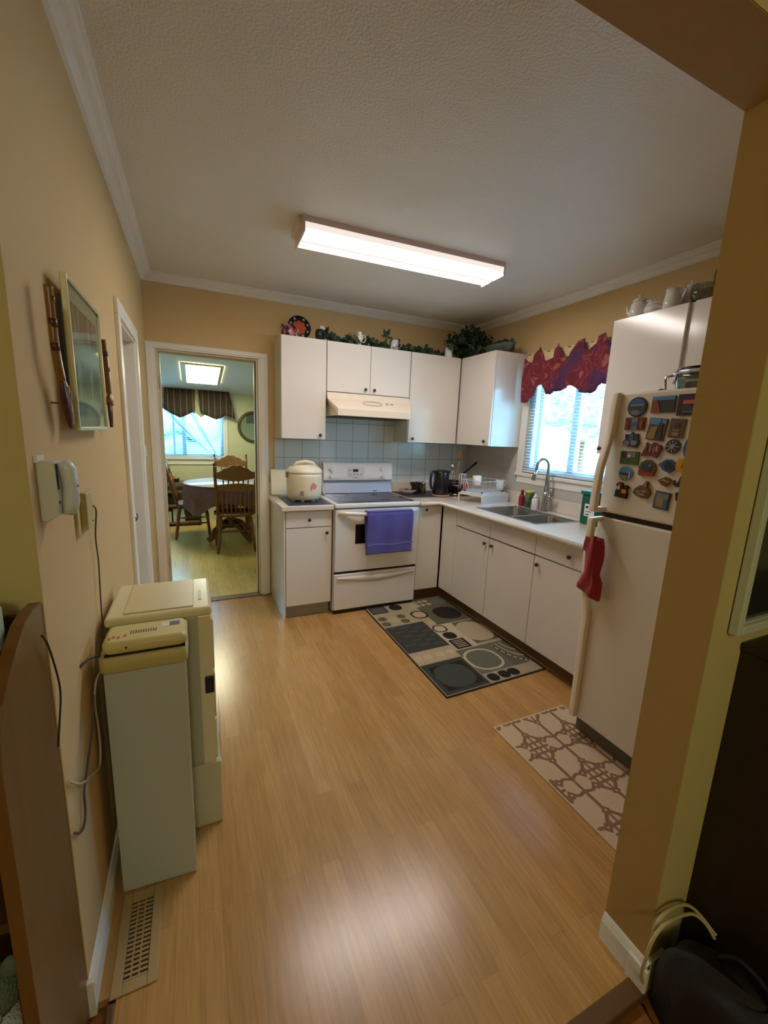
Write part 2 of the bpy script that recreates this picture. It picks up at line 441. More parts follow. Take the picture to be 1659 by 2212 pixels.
# ------------------------------------------------------------------ doorway to the dining room (back wall)
def casing(mb, x0, x1, z1, w=0.082, y=0.0, t=0.018, s=-1):
    h = w * .6
    for a, b in ((x0 - w, x0), (x1, x1 + w)):
        mb.box(a, b, y, y + s * t, 0, z1); mb.box(a + .015, b - .02, y + s * t, y + s * (t + .006), 0, z1 + h * .25)
    mb.box(x0 - w, x1 + w, y, y + s * t, z1, z1 + h); mb.box(x0 - w + .015, x1 + w - .015, y + s * t, y + s * (t + .006), z1 + h * .25, z1 + h - .010)
    return mb
d1 = S('door_1_frame', casing(MB(), OX0, OX1, OZ, w=0.078), TRIM, bevel=.003)
jam = MB().box(OX0, OX0 + .012, 0, .125, 0, OZ - .012).box(OX1 - .012, OX1, 0, .125, 0, OZ - .012).box(OX0, OX1, 0, .125, OZ - .012, OZ)
jam.box(OX0 + .012, OX0 + .024, .05, .085, 0, OZ - .024).box(OX1 - .024, OX1 - .012, .05, .085, 0, OZ - .024).box(OX0 + .012, OX1 - .012, .05, .085, OZ - .024, OZ - .012)
P('door_jamb', jam, TRIMD, d1, bevel=.002)
for zc in (0.36, 1.79):
    P('hinge', MB().box(OX0 + .012, OX0 + .0145, .012, .046, zc - .045, zc + .045), M('dull_brass', (120, 108, 84), .4, .7), d1)
P('strike_plate', MB().box(OX1 - .0145, OX1 - .012, .012, .04, .62, .74), M('dark_brass', (84, 70, 50), .4, .7), d1)
P('jamb_gap_shade', MB().box(OX1 - .017, OX1 - .012, .046, .05, 0, OZ - .02), DARKGAP, d1)  # dark strip painted in for the shaded gap beside the right jamb

# door in the left wall
d2 = S('door_2', MB().box(-0.085, -0.05, DY1 + .012, DY0 - .012, 0.005, DZ - .012), TRIMD, bevel=.002)
mb = MB()
for a, b in ((DY0, DY0 + .07), (DY1 - .07, DY1)):
    mb.box(0, .016, a, b, 0, DZ)
mb.box(0, .016, DY1 - .07, DY0 + .07, DZ, DZ + .07)
mb.box(-.10, .004, DY0 - .012, DY0, 0, DZ - .012).box(-.10, .004, DY1, DY1 + .012, 0, DZ - .012).box(-.10, .004, DY1, DY0, DZ - .012, DZ)
P('door_frame', mb, TRIM, d2, bevel=.003)
P('door_panel', MB().box(-0.05, -0.044, DY1 + .1, DY0 - .1, 0.2, 0.95).box(-0.05, -0.044, DY1 + .1, DY0 - .1, 1.08, 1.8), TRIMD, d2, bevel=.004)
P('door_knob', MB().lathe([(.012, 0), (.012, .03), (.026, .04), (.028, .055), (.016, .068)], -.05, DY1 + .07, 1.0, 16, axis='x'), STEEL, d2)

# ------------------------------------------------------------------ backsplashes and kitchen window
S('wall_back_tiles', MB().box(0.93, W - .008, -.008, 0, 1.02, 1.405).box(1.296, 2.056, -.008, 0, 1.405, 1.80), TILEB)
S('wall_right_tiles', MB().box(W - .008, W, WY0 + .07, 0, 1.02, 1.405).box(W - .008, W, -2.33, WY0 + .07, 1.02, WZ0 - .06), TILER)

win = S('window_1', fbox(MB(), 'x', W + .02, W + .075, WY1, WY0, WZ0, WZ1, .05)
        .box(W + .022, W + .07, -1.365, -1.305, WZ0 + .05, WZ1 - .05).box(W + .03, W + .06, -.985, -.945, WZ0 + .05, WZ1 - .05), M('vinyl_frame', (206, 222, 238), .4), bevel=.003)
P('window_pane', MB().box(W + .045, W + .049, WY1 + .04, WY0 - .04, WZ0 + .03, WZ1 - .03), GLASS, win)
mb = MB()
mb.box(W - .016, W, WY0, WY0 + .07, WZ0, WZ1 + .07).box(W - .016, W, WY1 - .07, WY1, WZ0, WZ1 + .07).box(W - .016, W, WY1, WY0, WZ1, WZ1 + .07)
P('window_casing', mb, TRIM, win, bevel=.003)
P('window_sill', MB().box(W - .03, W + .02, WY1 - .075, WY0 + .075, WZ0 - .028, WZ0).box(W - .014, W, WY1 - .06, WY0 + .06, WZ0 - .09, WZ0 - .028), TRIM, win, bevel=.004)
# venetian blind
BL = thing('venetian_blind', 'white venetian blind with thin open slats covering the window over the sink', 'blind', (W - .004, -1.33, WZ1))
P('head_rail', MB().box(W - .0145, W + .014, WY1 + .01, WY0 - .01, WZ1 - .035, WZ1 - .002), WHITEP, BL, bevel=.002)
mb = MB(); n = 33
for k in range(n):
    z = WZ0 + .035 + (WZ1 - .05 - WZ0 - .035) * k / (n - 1)
    mb.add([(W - .012, WY1 + .012, z - .002), (W - .012, WY0 - .012, z - .002), (W, WY0 - .012, z + .003), (W, WY1 + .012, z + .003), (W + .012, WY0 - .012, z - .001), (W + .012, WY1 + .012, z - .001)], [(0, 1, 2, 3), (3, 2, 4, 5)])
P('slats', mb, sheer('blind_slat_vinyl', (240, 244, 248), .93), BL, solid=0.0008)
mb = MB()
for y in (WY0 - .12, -1.33, WY1 + .12): mb.tube([(W - .013, y, WZ0 + .02), (W - .013, y, WZ1 - .03)], .001, 5).tube([(W + .0135, y, WZ0 + .02), (W + .0135, y, WZ1 - .03)], .001, 5)
P('ladder_cord', mb, WHITEP, BL)
P('bottom_rail', MB().box(W - .012, W + .012, WY1 + .012, WY0 - .012, WZ0 + .008, WZ0 + .024), WHITEP, BL, bevel=.002)

# valance of the kitchen window: (y, z top, z bottom)
VT = [(-.826, 2.140, 1.786), (-.845, 2.132, 1.780), (-.887, 2.101, 1.781), (-.932, 2.099, 1.790), (-.958, 2.150, 1.797), (-.985, 2.190, 1.835), (-1.004, 2.206, 1.900), (-1.026, 2.128, 1.922),
      (-1.045, 2.105, 1.925), (-1.068, 2.089, 1.905), (-1.095, 2.090, 1.880), (-1.112, 2.093, 1.832), (-1.134, 2.110, 1.832), (-1.155, 2.160, 1.836), (-1.180, 2.190, 1.840), (-1.197, 2.198, 1.844), (-1.215, 2.160, 1.846), (-1.240, 2.110, 1.850),
      (-1.269, 2.094, 1.860), (-1.300, 2.100, 1.868), (-1.321, 2.108, 1.872), (-1.345, 2.165, 1.880), (-1.370, 2.185, 1.872), (-1.395, 2.198, 1.848), (-1.416, 2.198, 1.836), (-1.435, 2.130, 1.826), (-1.459, 2.107, 1.820), (-1.485, 2.112, 1.816),
      (-1.505, 2.150, 1.815), (-1.530, 2.188, 1.818), (-1.560, 2.200, 1.828), (-1.590, 2.200, 1.850), (-1.62, 2.150, 1.868), (-1.66, 2.10, 1.86), (-1.70, 2.10, 1.83), (-1.74, 2.16, 1.82), (-1.79, 2.19, 1.80)]
def vmat():
    m = bpy.data.materials.new('burgundy_leaf_print'); nt, N, L, b = nodes(m)
    tc = N.new('ShaderNodeTexCoord')
    vo = N.new('ShaderNodeTexVoronoi'); vo.feature = 'DISTANCE_TO_EDGE'; vo.inputs['Scale'].default_value = 7.5
    nz = N.new('ShaderNodeTexNoise'); nz.inputs['Scale'].default_value = 7
    L.new(tc.outputs['Object'], nz.inputs['Vector'])
    ad = N.new('ShaderNodeVectorMath'); ad.operation = 'ADD'
    sc = N.new('ShaderNodeVectorMath'); sc.operation = 'SCALE'; sc.inputs['Scale'].default_value = .25
    L.new(nz.outputs['Color'], sc.inputs[0]); L.new(tc.outputs['Object'], ad.inputs[0]); L.new(sc.outputs[0], ad.inputs[1]); L.new(ad.outputs[0], vo.inputs['Vector'])
    cr = N.new('ShaderNodeValToRGB'); e = cr.color_ramp.elements
    e[0].position = 0.0; e[0].color = lin((160, 84, 84)); e[1].position = .03; e[1].color = lin((124, 38, 50))
    e.new(.26).color = lin((112, 32, 48)); e.new(.33).color = lin((168, 92, 90))
    L.new(vo.outputs[0], cr.inputs[0])
    n2 = N.new('ShaderNodeTexNoise'); n2.inputs['Scale'].default_value = 5; L.new(tc.outputs['Object'], n2.inputs['Vector'])
    spx = N.new('ShaderNodeSeparateXYZ'); L.new(tc.outputs['Object'], spx.inputs[0])
    mm = N.new('ShaderNodeMath'); mm.operation = 'MULTIPLY_ADD'; mm.inputs[1].default_value = -.35; L.new(spx.outputs['Y'], mm.inputs[0]); L.new(n2.outputs['Fac'], mm.inputs[2])
    mx = N.new('ShaderNodeMix'); mx.data_type = 'RGBA'; mx.inputs['B'].default_value = lin((84, 44, 84))
    mr = N.new('ShaderNodeMapRange'); mr.inputs['From Min'].default_value = .5; mr.inputs['From Max'].default_value = .65
    L.new(mm.outputs[0], mr.inputs[0]); L.new(mr.outputs[0], mx.inputs['Factor']); L.new(cr.outputs[0], mx.inputs['A']); L.new(mx.outputs['Result'], b.inputs['Base Color'])
    b.inputs['Roughness'].default_value = .85
    return m
VA = thing('window_valance', 'burgundy and purple leaf-print valance draped over the kitchen window rod', 'valance', (2.86, -1.3, 2.1))
mb = MB(); rows = 10; vs = []
for j in range(rows + 1):
    t = j / rows
    for i, (y, zt, zb) in enumerate(VT):
        fold = .022 * math.sin(i * 1.15) * (0.5 + .5 * t) + .012 * math.sin(i * 2.7 + 1)
        vs.append((2.846 + fold - .012 * math.sin(PI * t), y, zt + (zb - zt) * t))
nv = len(VT)
mb.add(vs, [(j * nv + i, j * nv + i + 1, (j + 1) * nv + i + 1, (j + 1) * nv + i) for j in range(rows) for i in range(nv - 1)], 0, True)
P('drape', mb, vmat(), VA, solid=.003)
mb = MB()
mb.grid(lambda u, v: (2.879 + .006 * math.sin(u * 60), -.83 - u * .96, 2.176 - v * .12), 80, 3)
P('lining', mb, M('cream_lining_cloth', (226, 206, 158), .8), VA, solid=.002)
P('curtain_rod', MB().tube([(W, -.822, 2.168), (2.886, -.822, 2.168), (2.886, -1.80, 2.172)], .006, 8), M('brass_rod', (150, 124, 80), .35, .6), VA)

# outside the kitchen window
ext = S('exterior_ground', MB().box(3.2, 20, -14, 14, -.9, -.8).box(-14, 3.2, 3.8, 20, -.9, -.8), M('pale_bounce_ground', (222, 226, 228), .9))  # ground made pale so it bounces sky light up onto the ceiling
hs = T(P('neighbour_house', MB().box(7.5, 12, -9, 3.2, -.8, 1.9), M('pale_siding', (226, 230, 232), .8, bump=.2, bscale=10)), 'pale sided house seen through the blind of the sink window', 'house')
P('roof', MB().prism([(7.1, 1.85), (12.4, 1.85), (9.8, 3.1)], -9.2, 3.4, 'y'), M('grey_shingles', (128, 138, 146), .9), hs)
P('house_window', MB().box(7.47, 7.5, -1.6, -.6, .7, 1.5), M('house_window_glass', (190, 215, 220), .3), hs)
tr_ = thing('garden_tree', 'green leafy tree beyond the neighbour house roof outside the sink window', 'tree', (6.0, 1.2, -.8))
P('trunk', MB().tube([(6.0, 1.2, -.8), (6.0, 1.2, 1.5)], [.12, .07], 8), OAKD, tr_)
mb = MB()
for k in range(260):
    a, b_, r_ = random.uniform(0, 2 * PI), random.uniform(-1, 1), random.uniform(.4, .75)
    c = Vector((6.0 + r_ * math.cos(a) * math.sqrt(1 - b_ * b_), 1.2 + 1.2 * r_ * math.sin(a) * math.sqrt(1 - b_ * b_), 2.2 + r_ * b_))
    d = Vector((random.uniform(-1, 1), random.uniform(-1, 1), random.uniform(-1, 1))).normalized() * .13
    e = d.orthogonal().normalized() * .09
    mb.add([c - d, c + e, c + d, c - e], [(0, 1, 2, 3)])
P('foliage', mb, M('sunlit_leaf', (160, 190, 160), .7), tr_)

# ------------------------------------------------------------------ cabinets
def knob(parent, x, y, z, ax):
    pr = [(.004, 0), (.0045, .010), (.007, .014), (.0125, .017), (.0135, .022), (.011, .026), (.004, .028)]
    if ax == 'y': pr2 = [(r, -h) for r, h in pr]; mb = MB().lathe(pr2, x, y, z, 14, axis='y')
    else: pr2 = [(r, -h) for r, h in pr]; mb = MB().lathe(pr2, x, y, z, 14, axis='x')
    return P('knob', mb, KNOB, parent)
def doory(parent, name, x0, x1, z0, z1, y, kn=None, mat=CAB, t=.018):   # door facing -Y
    d = P(name, MB().box(x0, x1, y, y + t, z0, z1), mat, parent, bevel=.0025)
    if kn: knob(d, kn[0], y, kn[1], 'y')
    return d
def doorx(parent, name, y0, y1, z0, z1, x, kn=None, mat=CAB, t=.018):   # door facing -X
    d = P(name, MB().box(x, x + t, y0, y1, z0, z1), mat, parent, bevel=.0025)
    if kn: knob(d, x, kn[0], kn[1], 'x')
    return d
YF = -.602      # face of the back-wall base doors
XF = 2.293      # face of the window-wall base doors
c = thing('base_cabinet', 'narrow white base cabinet left of the stove with one drawer above one door', 'cabinet', (1.09, -.3, 0))
P('body', MB().box(.903, 1.268, YF + .02, -.002, .10, .874), CABS, c, bevel=.001)
P('side_panel', MB().box(.888, .903, YF + .002, -.002, 0.0, .874), CABS, c, bevel=.001, label='glossy white end panel reaching the floor')
P('toe_kick', MB().box(.905, 1.262, -.555, -.54, 0, .10), M('grey_toe_kick', (150, 145, 130), .5), c)
doory(c, 'drawer', .906, 1.266, .742, .868, YF, (1.082, .803))
doory(c, 'door', .906, 1.266, .112, .736, YF, (1.222, .694))

c = thing('corner_cabinet', 'slim white base cabinet between the stove and the inside corner', 'cabinet', (2.17, -.3, 0))
P('body', MB().box(2.040, 2.288, YF + .02, -.002, .10, .874), CABS, c)
P('toe_kick', MB().box(2.045, 2.34, -.55, -.535, 0, .10), TOE, c)
doory(c, 'door', 2.046, 2.280, .112, .868, YF, (2.115, .843))
c = thing('sink_cabinet', 'wide white sink base cabinet with two doors under two false drawer fronts', 'cabinet', (2.6, -1.2, 0))
P('body', MB().box(XF + .02, W - .002, -1.719, -.60, .10, .874 - .17), CABS, c)
P('toe_kick', MB().box(2.345, 2.36, -1.719, -.55, 0, .10), TOE, c)
doorx(c, 'filler_panel', -.815, -.606, .112, .868, XF)
doorx(c, 'false_front', -1.258, -.819, .742, .868, XF)
doorx(c, 'false_front', -1.718, -1.262, .742, .868, XF)
doorx(c, 'door', -1.258, -.819, .112, .733, XF, (-1.225, .688))
doorx(c, 'door', -1.718, -1.262, .112, .733, XF, (-1.307, .688))
c = thing('drawer_cabinet', 'white base cabinet beside the fridge with a drawer above a door', 'cabinet', (2.6, -2.0, 0))
P('body', MB().box(XF + .02, W - .002, -2.318, -1.722, .10, .874), CABS, c)
P('toe_kick', MB().box(2.345, 2.36, -2.318, -1.722, 0, .10), TOE, c)
doorx(c, 'drawer', -2.316, -1.722, .742, .868, XF, (-2.0, .806))
doorx(c, 'door', -2.316, -1.722, .112, .733, XF, (-1.762, .686))
S('trim_6', MB().tube([(2.35, -.56, .012), (2.35, -2.32, .012)], .012, 8), wood('shoe_mould', (120, 88, 52), (140, 104, 62)))

# worktops
wt = MB().box(.870, 1.272, -.635, -.002, .877, .915)
wtl = T(P('small_worktop', wt, COUNTER, bevel=.006), 'short speckled cream worktop left of the stove under the rice cooker', 'worktop')
P('upstand', MB().box(.872, 1.272, -.022, -.0085, .915, 1.02), COUNTER, wtl, bevel=.004)
wt = MB()
SX0, SX1, SY0, SY1 = 2.375, 2.775, -1.62, -.985     # sink opening
SD = -1.352
wt.box(2.038, W - .002, -.635, -.002, .877, .915)
wt.box(2.249, SX0, -2.322, -.635, .877, .915).box(SX1, W - .002, -2.322, -.635, .877, .915)
wt.box(SX0, SX1, SY1, -.635, .877, .915).box(SX0, SX1, -2.322, SY0, .877, .915)
wtr = T(P('corner_worktop', wt, COUNTER, bevel=0), 'long L-shaped speckled cream worktop holding the sink and dish rack', 'worktop')
P('upstand', MB().box(2.038, W - .022, -.022, -.0085, .915, 1.02).box(W - .022, W - .0085, -2.32, -.0085, .915, 1.02), COUNTER, wtr, bevel=.003)
P('front_edge', MB().tube([(2.038, -.635, .896), (2.25, -.635, .896), (2.25, -2.322, .896)], .0188, 10), COUNTER, wtr)

# sink
sk = thing('double_sink', 'stainless double-bowl sink set into the worktop below the window', 'sink', (2.57, -1.3, .915))
mb = MB()
def bowl(mb, x0, x1, y0, y1, zt, zb, r=.035, n=5):
    def ring(x0, x1, y0, y1, r, z):
        p = []
        for cx, cy, a0 in ((x1 - r, y1 - r, 0), (x0 + r, y1 - r, 90), (x0 + r, y0 + r, 180), (x1 - r, y0 + r, 270)):
            for k in range(n + 1): a = R(a0 + 90 * k / n); p.append((cx + r * math.cos(a), cy + r * math.sin(a), z))
        return p
    mb.loft([ring(x0, x1, y0, y1, r, zt), ring(x0 + .006, x1 - .006, y0 + .006, y1 - .006, r, zt - .02), ring(x0 + .015, x1 - .015, y0 + .015, y1 - .015, r, zb + .02), ring(x0 + .035, x1 - .035, y0 + .035, y1 - .035, r * .8, zb)], caps=False)
    q = ring(x0 + .035, x1 - .035, y0 + .035, y1 - .035, r * .8, zb); mb.add(q, [tuple(range(len(q)))], 0, False)
    return mb
P('bowl', bowl(MB(), SX0 + .008, SX1 - .008, SD + .012, SY1 - .008, .914, .745), STEEL, sk, label='deep left bowl')
P('bowl', bowl(MB(), SX0 + .008, SX1 - .008, SY0 + .008, SD - .012, .914, .775), STEEL, sk, label='shallower right bowl')
mb = MB().box(SX0 - .006, SX1 + .006, SY1 - .010, SY1 + .008, .9152, .918).box(SX0 - .006, SX1 + .006, SY0 - .008, SY0 + .010, .9152, .918).box(SX0 - .008, SX0 + .010, SY0, SY1, .9152, .918).box(SX1 - .010, SX1 + .008, SY0, SY1, .9152, .918).box(SX0, SX1, SD - .014, SD + .014, .912, .918)
P('rim', mb, STEEL, sk, bevel=.001)
for yy in (-1.17, -1.48): P('drain', MB().lathe([(.002, .004), (.03, .004), (.034, .001)], 2.57, yy, .746 if yy > -1.3 else .776, 16), CHROME, sk)

# faucet
fa = thing('faucet', 'tall brushed-nickel gooseneck faucet with pull-down spray in front of the window', 'faucet', (2.835, -1.235, .915))
P('base', MB().lathe([(.028, 0), (.028, .008), (.022, .02), (.023, .08), (.021, .13), (.019, .16)], 2.835, -1.235, .915, 20), STEEL, fa)
pts = [(2.835, -1.235, 1.07), (2.835, -1.235, 1.20)]
for k in range(11):
    a = PI * k / 10; pts.append((2.835 - .042 + .042 * math.cos(a), -1.235 + .018 - .018 * math.cos(a), 1.275 + .055 * math.sin(a)))
pts.append((2.745, -1.196, 1.235))
P('gooseneck', MB().tube(pts, [.018, .013] + [.011] * (len(pts) - 2), 12), STEEL, fa)
P('spray_head', MB().tube([(2.747, -1.197, 1.245), (2.738, -1.193, 1.205), (2.730, -1.190, 1.160)], [.012, .015, .018], 14), STEEL, fa)
P('handle', MB().tube([(2.835, -1.235, 1.02), (2.835, -1.27, 1.03), (2.83, -1.30, 1.045)], [.017, .021, .014], 12).tube([(2.83, -1.295, 1.045), (2.81, -1.30, 1.10)], [.008, .006], 8), STEEL, fa)

# upper cabinets
UB, UT, YU = 1.406, 2.185, -.305
c = thing('wall_cabinet', 'tall white wall cabinet at the left end above the rice cooker', 'cabinet', (1.11, -.15, UB), 'white wall cabinets around the kitchen')
P('body', MB().box(.931, 1.294, YU + .02, -.002, UB, UT), CABS, c, bevel=.001)
doory(c, 'door', .934, 1.292, UB + .002, UT, YU, (1.243, 1.442))
c = thing('wall_cabinet', 'short two-door white wall cabinet above the range hood', 'cabinet', (1.67, -.15, 1.79), 'white wall cabinets around the kitchen')
P('body', MB().box(1.298, 2.054, YU + .02, -.002, 1.794, UT), CABS, c, bevel=.001)
doory(c, 'door', 1.299, 1.674, 1.798, UT, YU, (1.63, 1.832))
doory(c, 'door', 1.678, 2.052, 1.798, UT, YU, (1.709, 1.832))
c = thing('wall_cabinet', 'single-door white wall cabinet right of the range hood', 'cabinet', (2.31, -.15, UB), 'white wall cabinets around the kitchen')
P('body', MB().box(2.058, 2.578, YU + .02, -.002, UB, UT), CABS, c, bevel=.001)
doory(c, 'door', 2.061, 2.572, UB + .002, UT, YU, (2.098, 1.442))
c = thing('wall_cabinet', 'corner white wall cabinet whose bare side faces the sink window', 'cabinet', (2.76, -.4, UB), 'white wall cabinets around the kitchen')
P('body', MB().box(2.602, W - .002, -.787, -.002, UB, UT), CAB, c, bevel=.001)
doorx(c, 'door', -.785, -.312, UB + .002, UT, 2.582, (-.738, 1.445))
c = thing('wall_cabinet', 'tall white wall cabinet between the sink window and the fridge', 'cabinet', (2.76, -2.04, UB), 'white wall cabinets around the kitchen')
P('body', MB().box(2.610, W - .002, -2.276, -1.825, UB, UT), CAB, c, bevel=.001)
doorx(c, 'door', -2.255, -1.840, UB + .002, UT, 2.590, (-1.868, 1.44))
c = thing('wall_cabinet', 'white wall cabinet above the fridge, partly behind the wall edge', 'cabinet', (2.76, -2.66, 1.76), 'white wall cabinets around the kitchen')
P('body', MB().box(2.610, W - .002, -3.04, -2.279, 1.76, UT), CAB, c, bevel=.001)
doorx(c, 'door', -2.655, -2.286, 1.765, UT, 2.590)
doorx(c, 'door', -3.04, -2.66, 1.765, UT, 2.590)

# range hood
hd = thing('range_hood', 'almond under-cabinet range hood above the stove', 'range hood', (1.676, -.2, 1.6))
prof = [(-.003, 1.792), (-.308, 1.792), (-.330, 1.742), (-.480, 1.660), (-.480, 1.602), (-.003, 1.602)]
mb = MB()
L0 = [(1.299 if i < 3 else (1.338 if i < 5 else 1.299), p[0], p[1]) for i, p in enumerate(prof)]
L1 = [(2.053 if i < 3 else (1.985 if i < 5 else 2.053), p[0], p[1]) for i, p in enumerate(prof)]
mb.loft([L0, L1], smooth=False)
P('canopy', mb, HOOD, hd, bevel=.004)
P('filter', MB().box(1.36, 1.97, -.44, -.05, 1.594, 1.6015), M('dark_filter', (60, 58, 54), .5, .6), hd)
# oval emblem on the sloped face
def slope_pt(u, v, off=.0015):   # v in 0..1 down the upper slope
    y0, z0, y1, z1 = -.330, 1.742, -.480, 1.660
    return (u, y0 + (y1 - y0) * v - off * .5, z0 + (z1 - z0) * v + off)
mb = MB(); r0 = []
for k in range(37):
    a = 2 * PI * k / 36; r0.append(slope_pt(1.672 + .085 * math.cos(a), .34 + .22 * math.sin(a)))
mb.tube(r0, .0022, 6)
P('oval_badge', mb, M('grey_badge', (120, 116, 108), .4), hd)
for ux in (1.80, 1.845): P('switch', MB().box(ux, ux + .018, -.385, -.36, 1.7215, 1.7265), M('hood_switch', (190, 180, 164), .4), hd)

# ------------------------------------------------------------------ stove
X0, X1 = 1.277, 2.033
st = thing('stove', 'white freestanding electric stove with black glass top between the base cabinets', 'stove', (1.655, -.3, 0))
P('body', MB().box(X0 + .004, X1 - .004, -.60, -.012, .02, .885), ENAM, st, bevel=.003)
P('cooktop_frame', MB().box(X0, X1, -.648, -.06, .887, .922), ENAM, st, bevel=.010, seg=3)
P('cooktop_glass', MB().box(X0 + .035, X1 - .03, -.602, -.105, .922, .9245), BLACKG, st, bevel=.001)
for bx, by, br in ((1.46, -.47, .10), (1.84, -.47, .08), (1.46, -.22, .075), (1.84, -.22, .10)):
    P('burner_ring', MB().tube([(bx + br * math.cos(2 * PI * k / 32), by + br * math.sin(2 * PI * k / 32), .9247) for k in range(33)], .0011, 5), M('ring_grey', (70, 70, 74), .3), st)
bg = P('backguard', MB().prism([(-.012, .922), (-.105, .922), (-.070, .985), (-.062, 1.03), (-.100, 1.045), (-.088, 1.185), (-.070, 1.205), (-.012, 1.205)], X0 + .065, X1 - .010, 'x'), ENAM, st, bevel=.006, seg=3)
mb = MB(); mb.add([(X0 + .075, -.1035, .928), (X1 - .02, -.1035, .928), (X1 - .02, -.0640, 1.026), (X0 + .075, -.0640, 1.026)], [(0, 1, 2, 3)])
mb.v = [(x, y - .004, z) for x, y, z in mb.v]
P('lower_band', mb, ENAMB, bg, solid=.002)
P('control_panel', MB().box(1.39 + .03, 1.955, -.1035, -.094, 1.058, 1.172), M('panel_white', (222, 216, 212), .3), bg, bevel=.002)
for kx, kz in ((1.405, 1.148), (1.41, 1.080), (1.905, 1.148), (1.912, 1.080)):
    P('dial', MB().lathe([(.018, 0), (.016, -.016), (.013, -.018), (.002, -.018)], kx, -.100, kz, 18, axis='y').box(kx - .004, kx + .004, -.128, -.115, kz - .017, kz + .017), ENAM, bg, bevel=.001)
cl = P('clock_panel', MB().box(1.565, 1.73, -.107, -.103, 1.075, 1.163), M('panel_edge', (208, 200, 196), .4), bg, bevel=.001)
P('clock_display', MB().box(1.615, 1.667, -.1085, -.107, 1.122, 1.145), BLACKP, cl)
BTN = M('button_grey', (120, 116, 116), .5)
for ux, uz in ((1.585, 1.092), (1.625, 1.092), (1.655, 1.092), (1.69, 1.092), (1.583, 1.13)): P('button', MB().box(ux, ux + .013, -.1083, -.107, uz, uz + .010), BTN, cl)
P('maker_mark', MB().box(1.628, 1.665, -.1045, -.1035, 1.064, 1.069), M('mark_grey', (110, 106, 106), .5), bg)
P('oven_vent', MB().box(1.82, 1.86, -.1075, -.098, .938, .943), BLACKP, bg)
od = P('oven_door', MB().box(X0 + .006, X1 - .006, -.640, -.602, .364, .878), ENAM, st, bevel=.008, seg=3)
P('oven_window', MB().box(1.452, 1.862, -.6425, -.6395, .592, .752), BLACKG, od, bevel=.010)
hp = [(X0 + .03 + (X1 - X0 - .06) * k / 12, -.640 - .050 * math.sin(PI * k / 12) ** .5, .852 - .012 * math.sin(PI * k / 12)) for k in range(13)]
P('oven_handle', MB().tube(hp, [.014] + [.016] * 11 + [.014], 12), ENAM, od)
dr = P('warming_drawer', MB().box(X0 + .006, X1 - .006, -.636, -.602, .034, .344), ENAM, st, bevel=.010, seg=3)
mb = MB(); n = 16; top = []; bot = []
for k in range(n + 1):
    u = k / n; x = X0 + .03 + (X1 - X0 - .06) * u
    top.append((x, -.650, .312)); bot.append((x, -.637, .300 - .045 * math.sin(PI * u)))
vs = top + bot + [(p[0], -.634, .318) for p in top]
mb.add(vs, [(i, i + 1, n + 2 + i, n + 1 + i) for i in range(n)] + [(i, i + 1, 2 * n + 3 + i, 2 * n + 2 + i) for i in range(n)], 0, True)
P('drawer_pull', mb, ENAM, dr, solid=.002)
P('kick_gap', MB().box(X0 + .01, X1 - .01, -.615, -.605, 0.0, .03), BLACKP, st)
P('door_gap', MB().box(X0 + .01, X1 - .01, -.625, -.603, .344, .364), BLACKP, st)

# towel on the oven handle
TW = M('violet_terry', (84, 78, 156), .95, var=.3, vscale=9, bump=.5, bscale=260, sheen=.4)
tw = T(P('hand_towel', MB().grid(lambda u, v: (
    1.522 + .412 * u + .006 * math.sin(v * 5) + (.012 * (v - .5)),
    (-.688 - .019 * math.cos((v - .12) / .12 * PI / 2 * 1) if v < .2 else -.7065 - .004 * math.sin(u * 14) - .003 * math.sin(v * 7)) if v > .1 else -.668,
    (.846 + .020 * math.sin(PI * min(1, v / .2))) if v < .2 else .846 - (v - .2) / .8 * .333), 30, 40), TW, solid=.007), 'violet terry hand towel hung over the oven door handle', 'towel')
P('woven_band', MB().grid(lambda u, v: (1.534 + .405 * u, -.7115 - .004 * math.sin(u * 14 + .2) - .003 * math.sin((.78 + .03 * v) * 7), .598 - .014 * v + .004 * math.sin(u * 9)), 30, 2), M('violet_band', (116, 110, 186), .9), tw)
mb = MB().grid(lambda u, v: (1.515 + .02 * v + .4 * u, -.664 - .003 * math.sin(u * 11), .85 - v * .30), 20, 10)
P('back_layer', mb, TW, tw, solid=.006)

# ------------------------------------------------------------------ rice cooker and mates on the small worktop
T(P('counter_mat', MB().box(.925, 1.262, -.60, -.16, .9155, .918), M('navy_mat', (52, 54, 74), .4), bevel=.001), 'dark blue mat lying under the rice cooker', 'mat')
rc = thing('rice_cooker', 'cream rice cooker with a pink flower print on the small worktop', 'rice cooker', (1.10, -.37, .918))
cx, cy = 1.100, -.375
P('body', MB().lathe([(.118, .016), (.132, .03), (.138, .07), (.140, .20), (.138, .222)], cx, cy, .918, 36), CREAMP, rc)
ld = P('lid', MB().lathe([(.139, .223), (.143, .232), (.138, .25), (.115, .272), (.07, .288), (.02, .292)], cx, cy, .918, 36), M('cream_lid', (232, 222, 198), .3, coat=.3), rc)
P('lid_handle', MB().tube([(cx - .10, cy - .02, 1.185), (cx - .07, cy - .03, 1.222), (cx, cy - .04, 1.235), (cx + .06, cy - .03, 1.222), (cx + .10, cy - .02, 1.18)], [.010, .013, .014, .013, .010], 10), CREAMP, ld)
for a in (200, 250, 300, 340): P('foot', MB().lathe([(.014, 0), (.014, .02)], cx + .10 * math.cos(R(a)), cy + .10 * math.sin(R(a)), .918, 10), CREAMP, rc)
P('latch', MB().box(cx - .152, cx - .135, cy - .03, cy + .01, 1.105, 1.155), STEEL, rc, bevel=.003)
mb = MB()
def onbody(a, z, r=.1412): return (cx + r * math.cos(R(a)), cy + r * math.sin(R(a)), z)
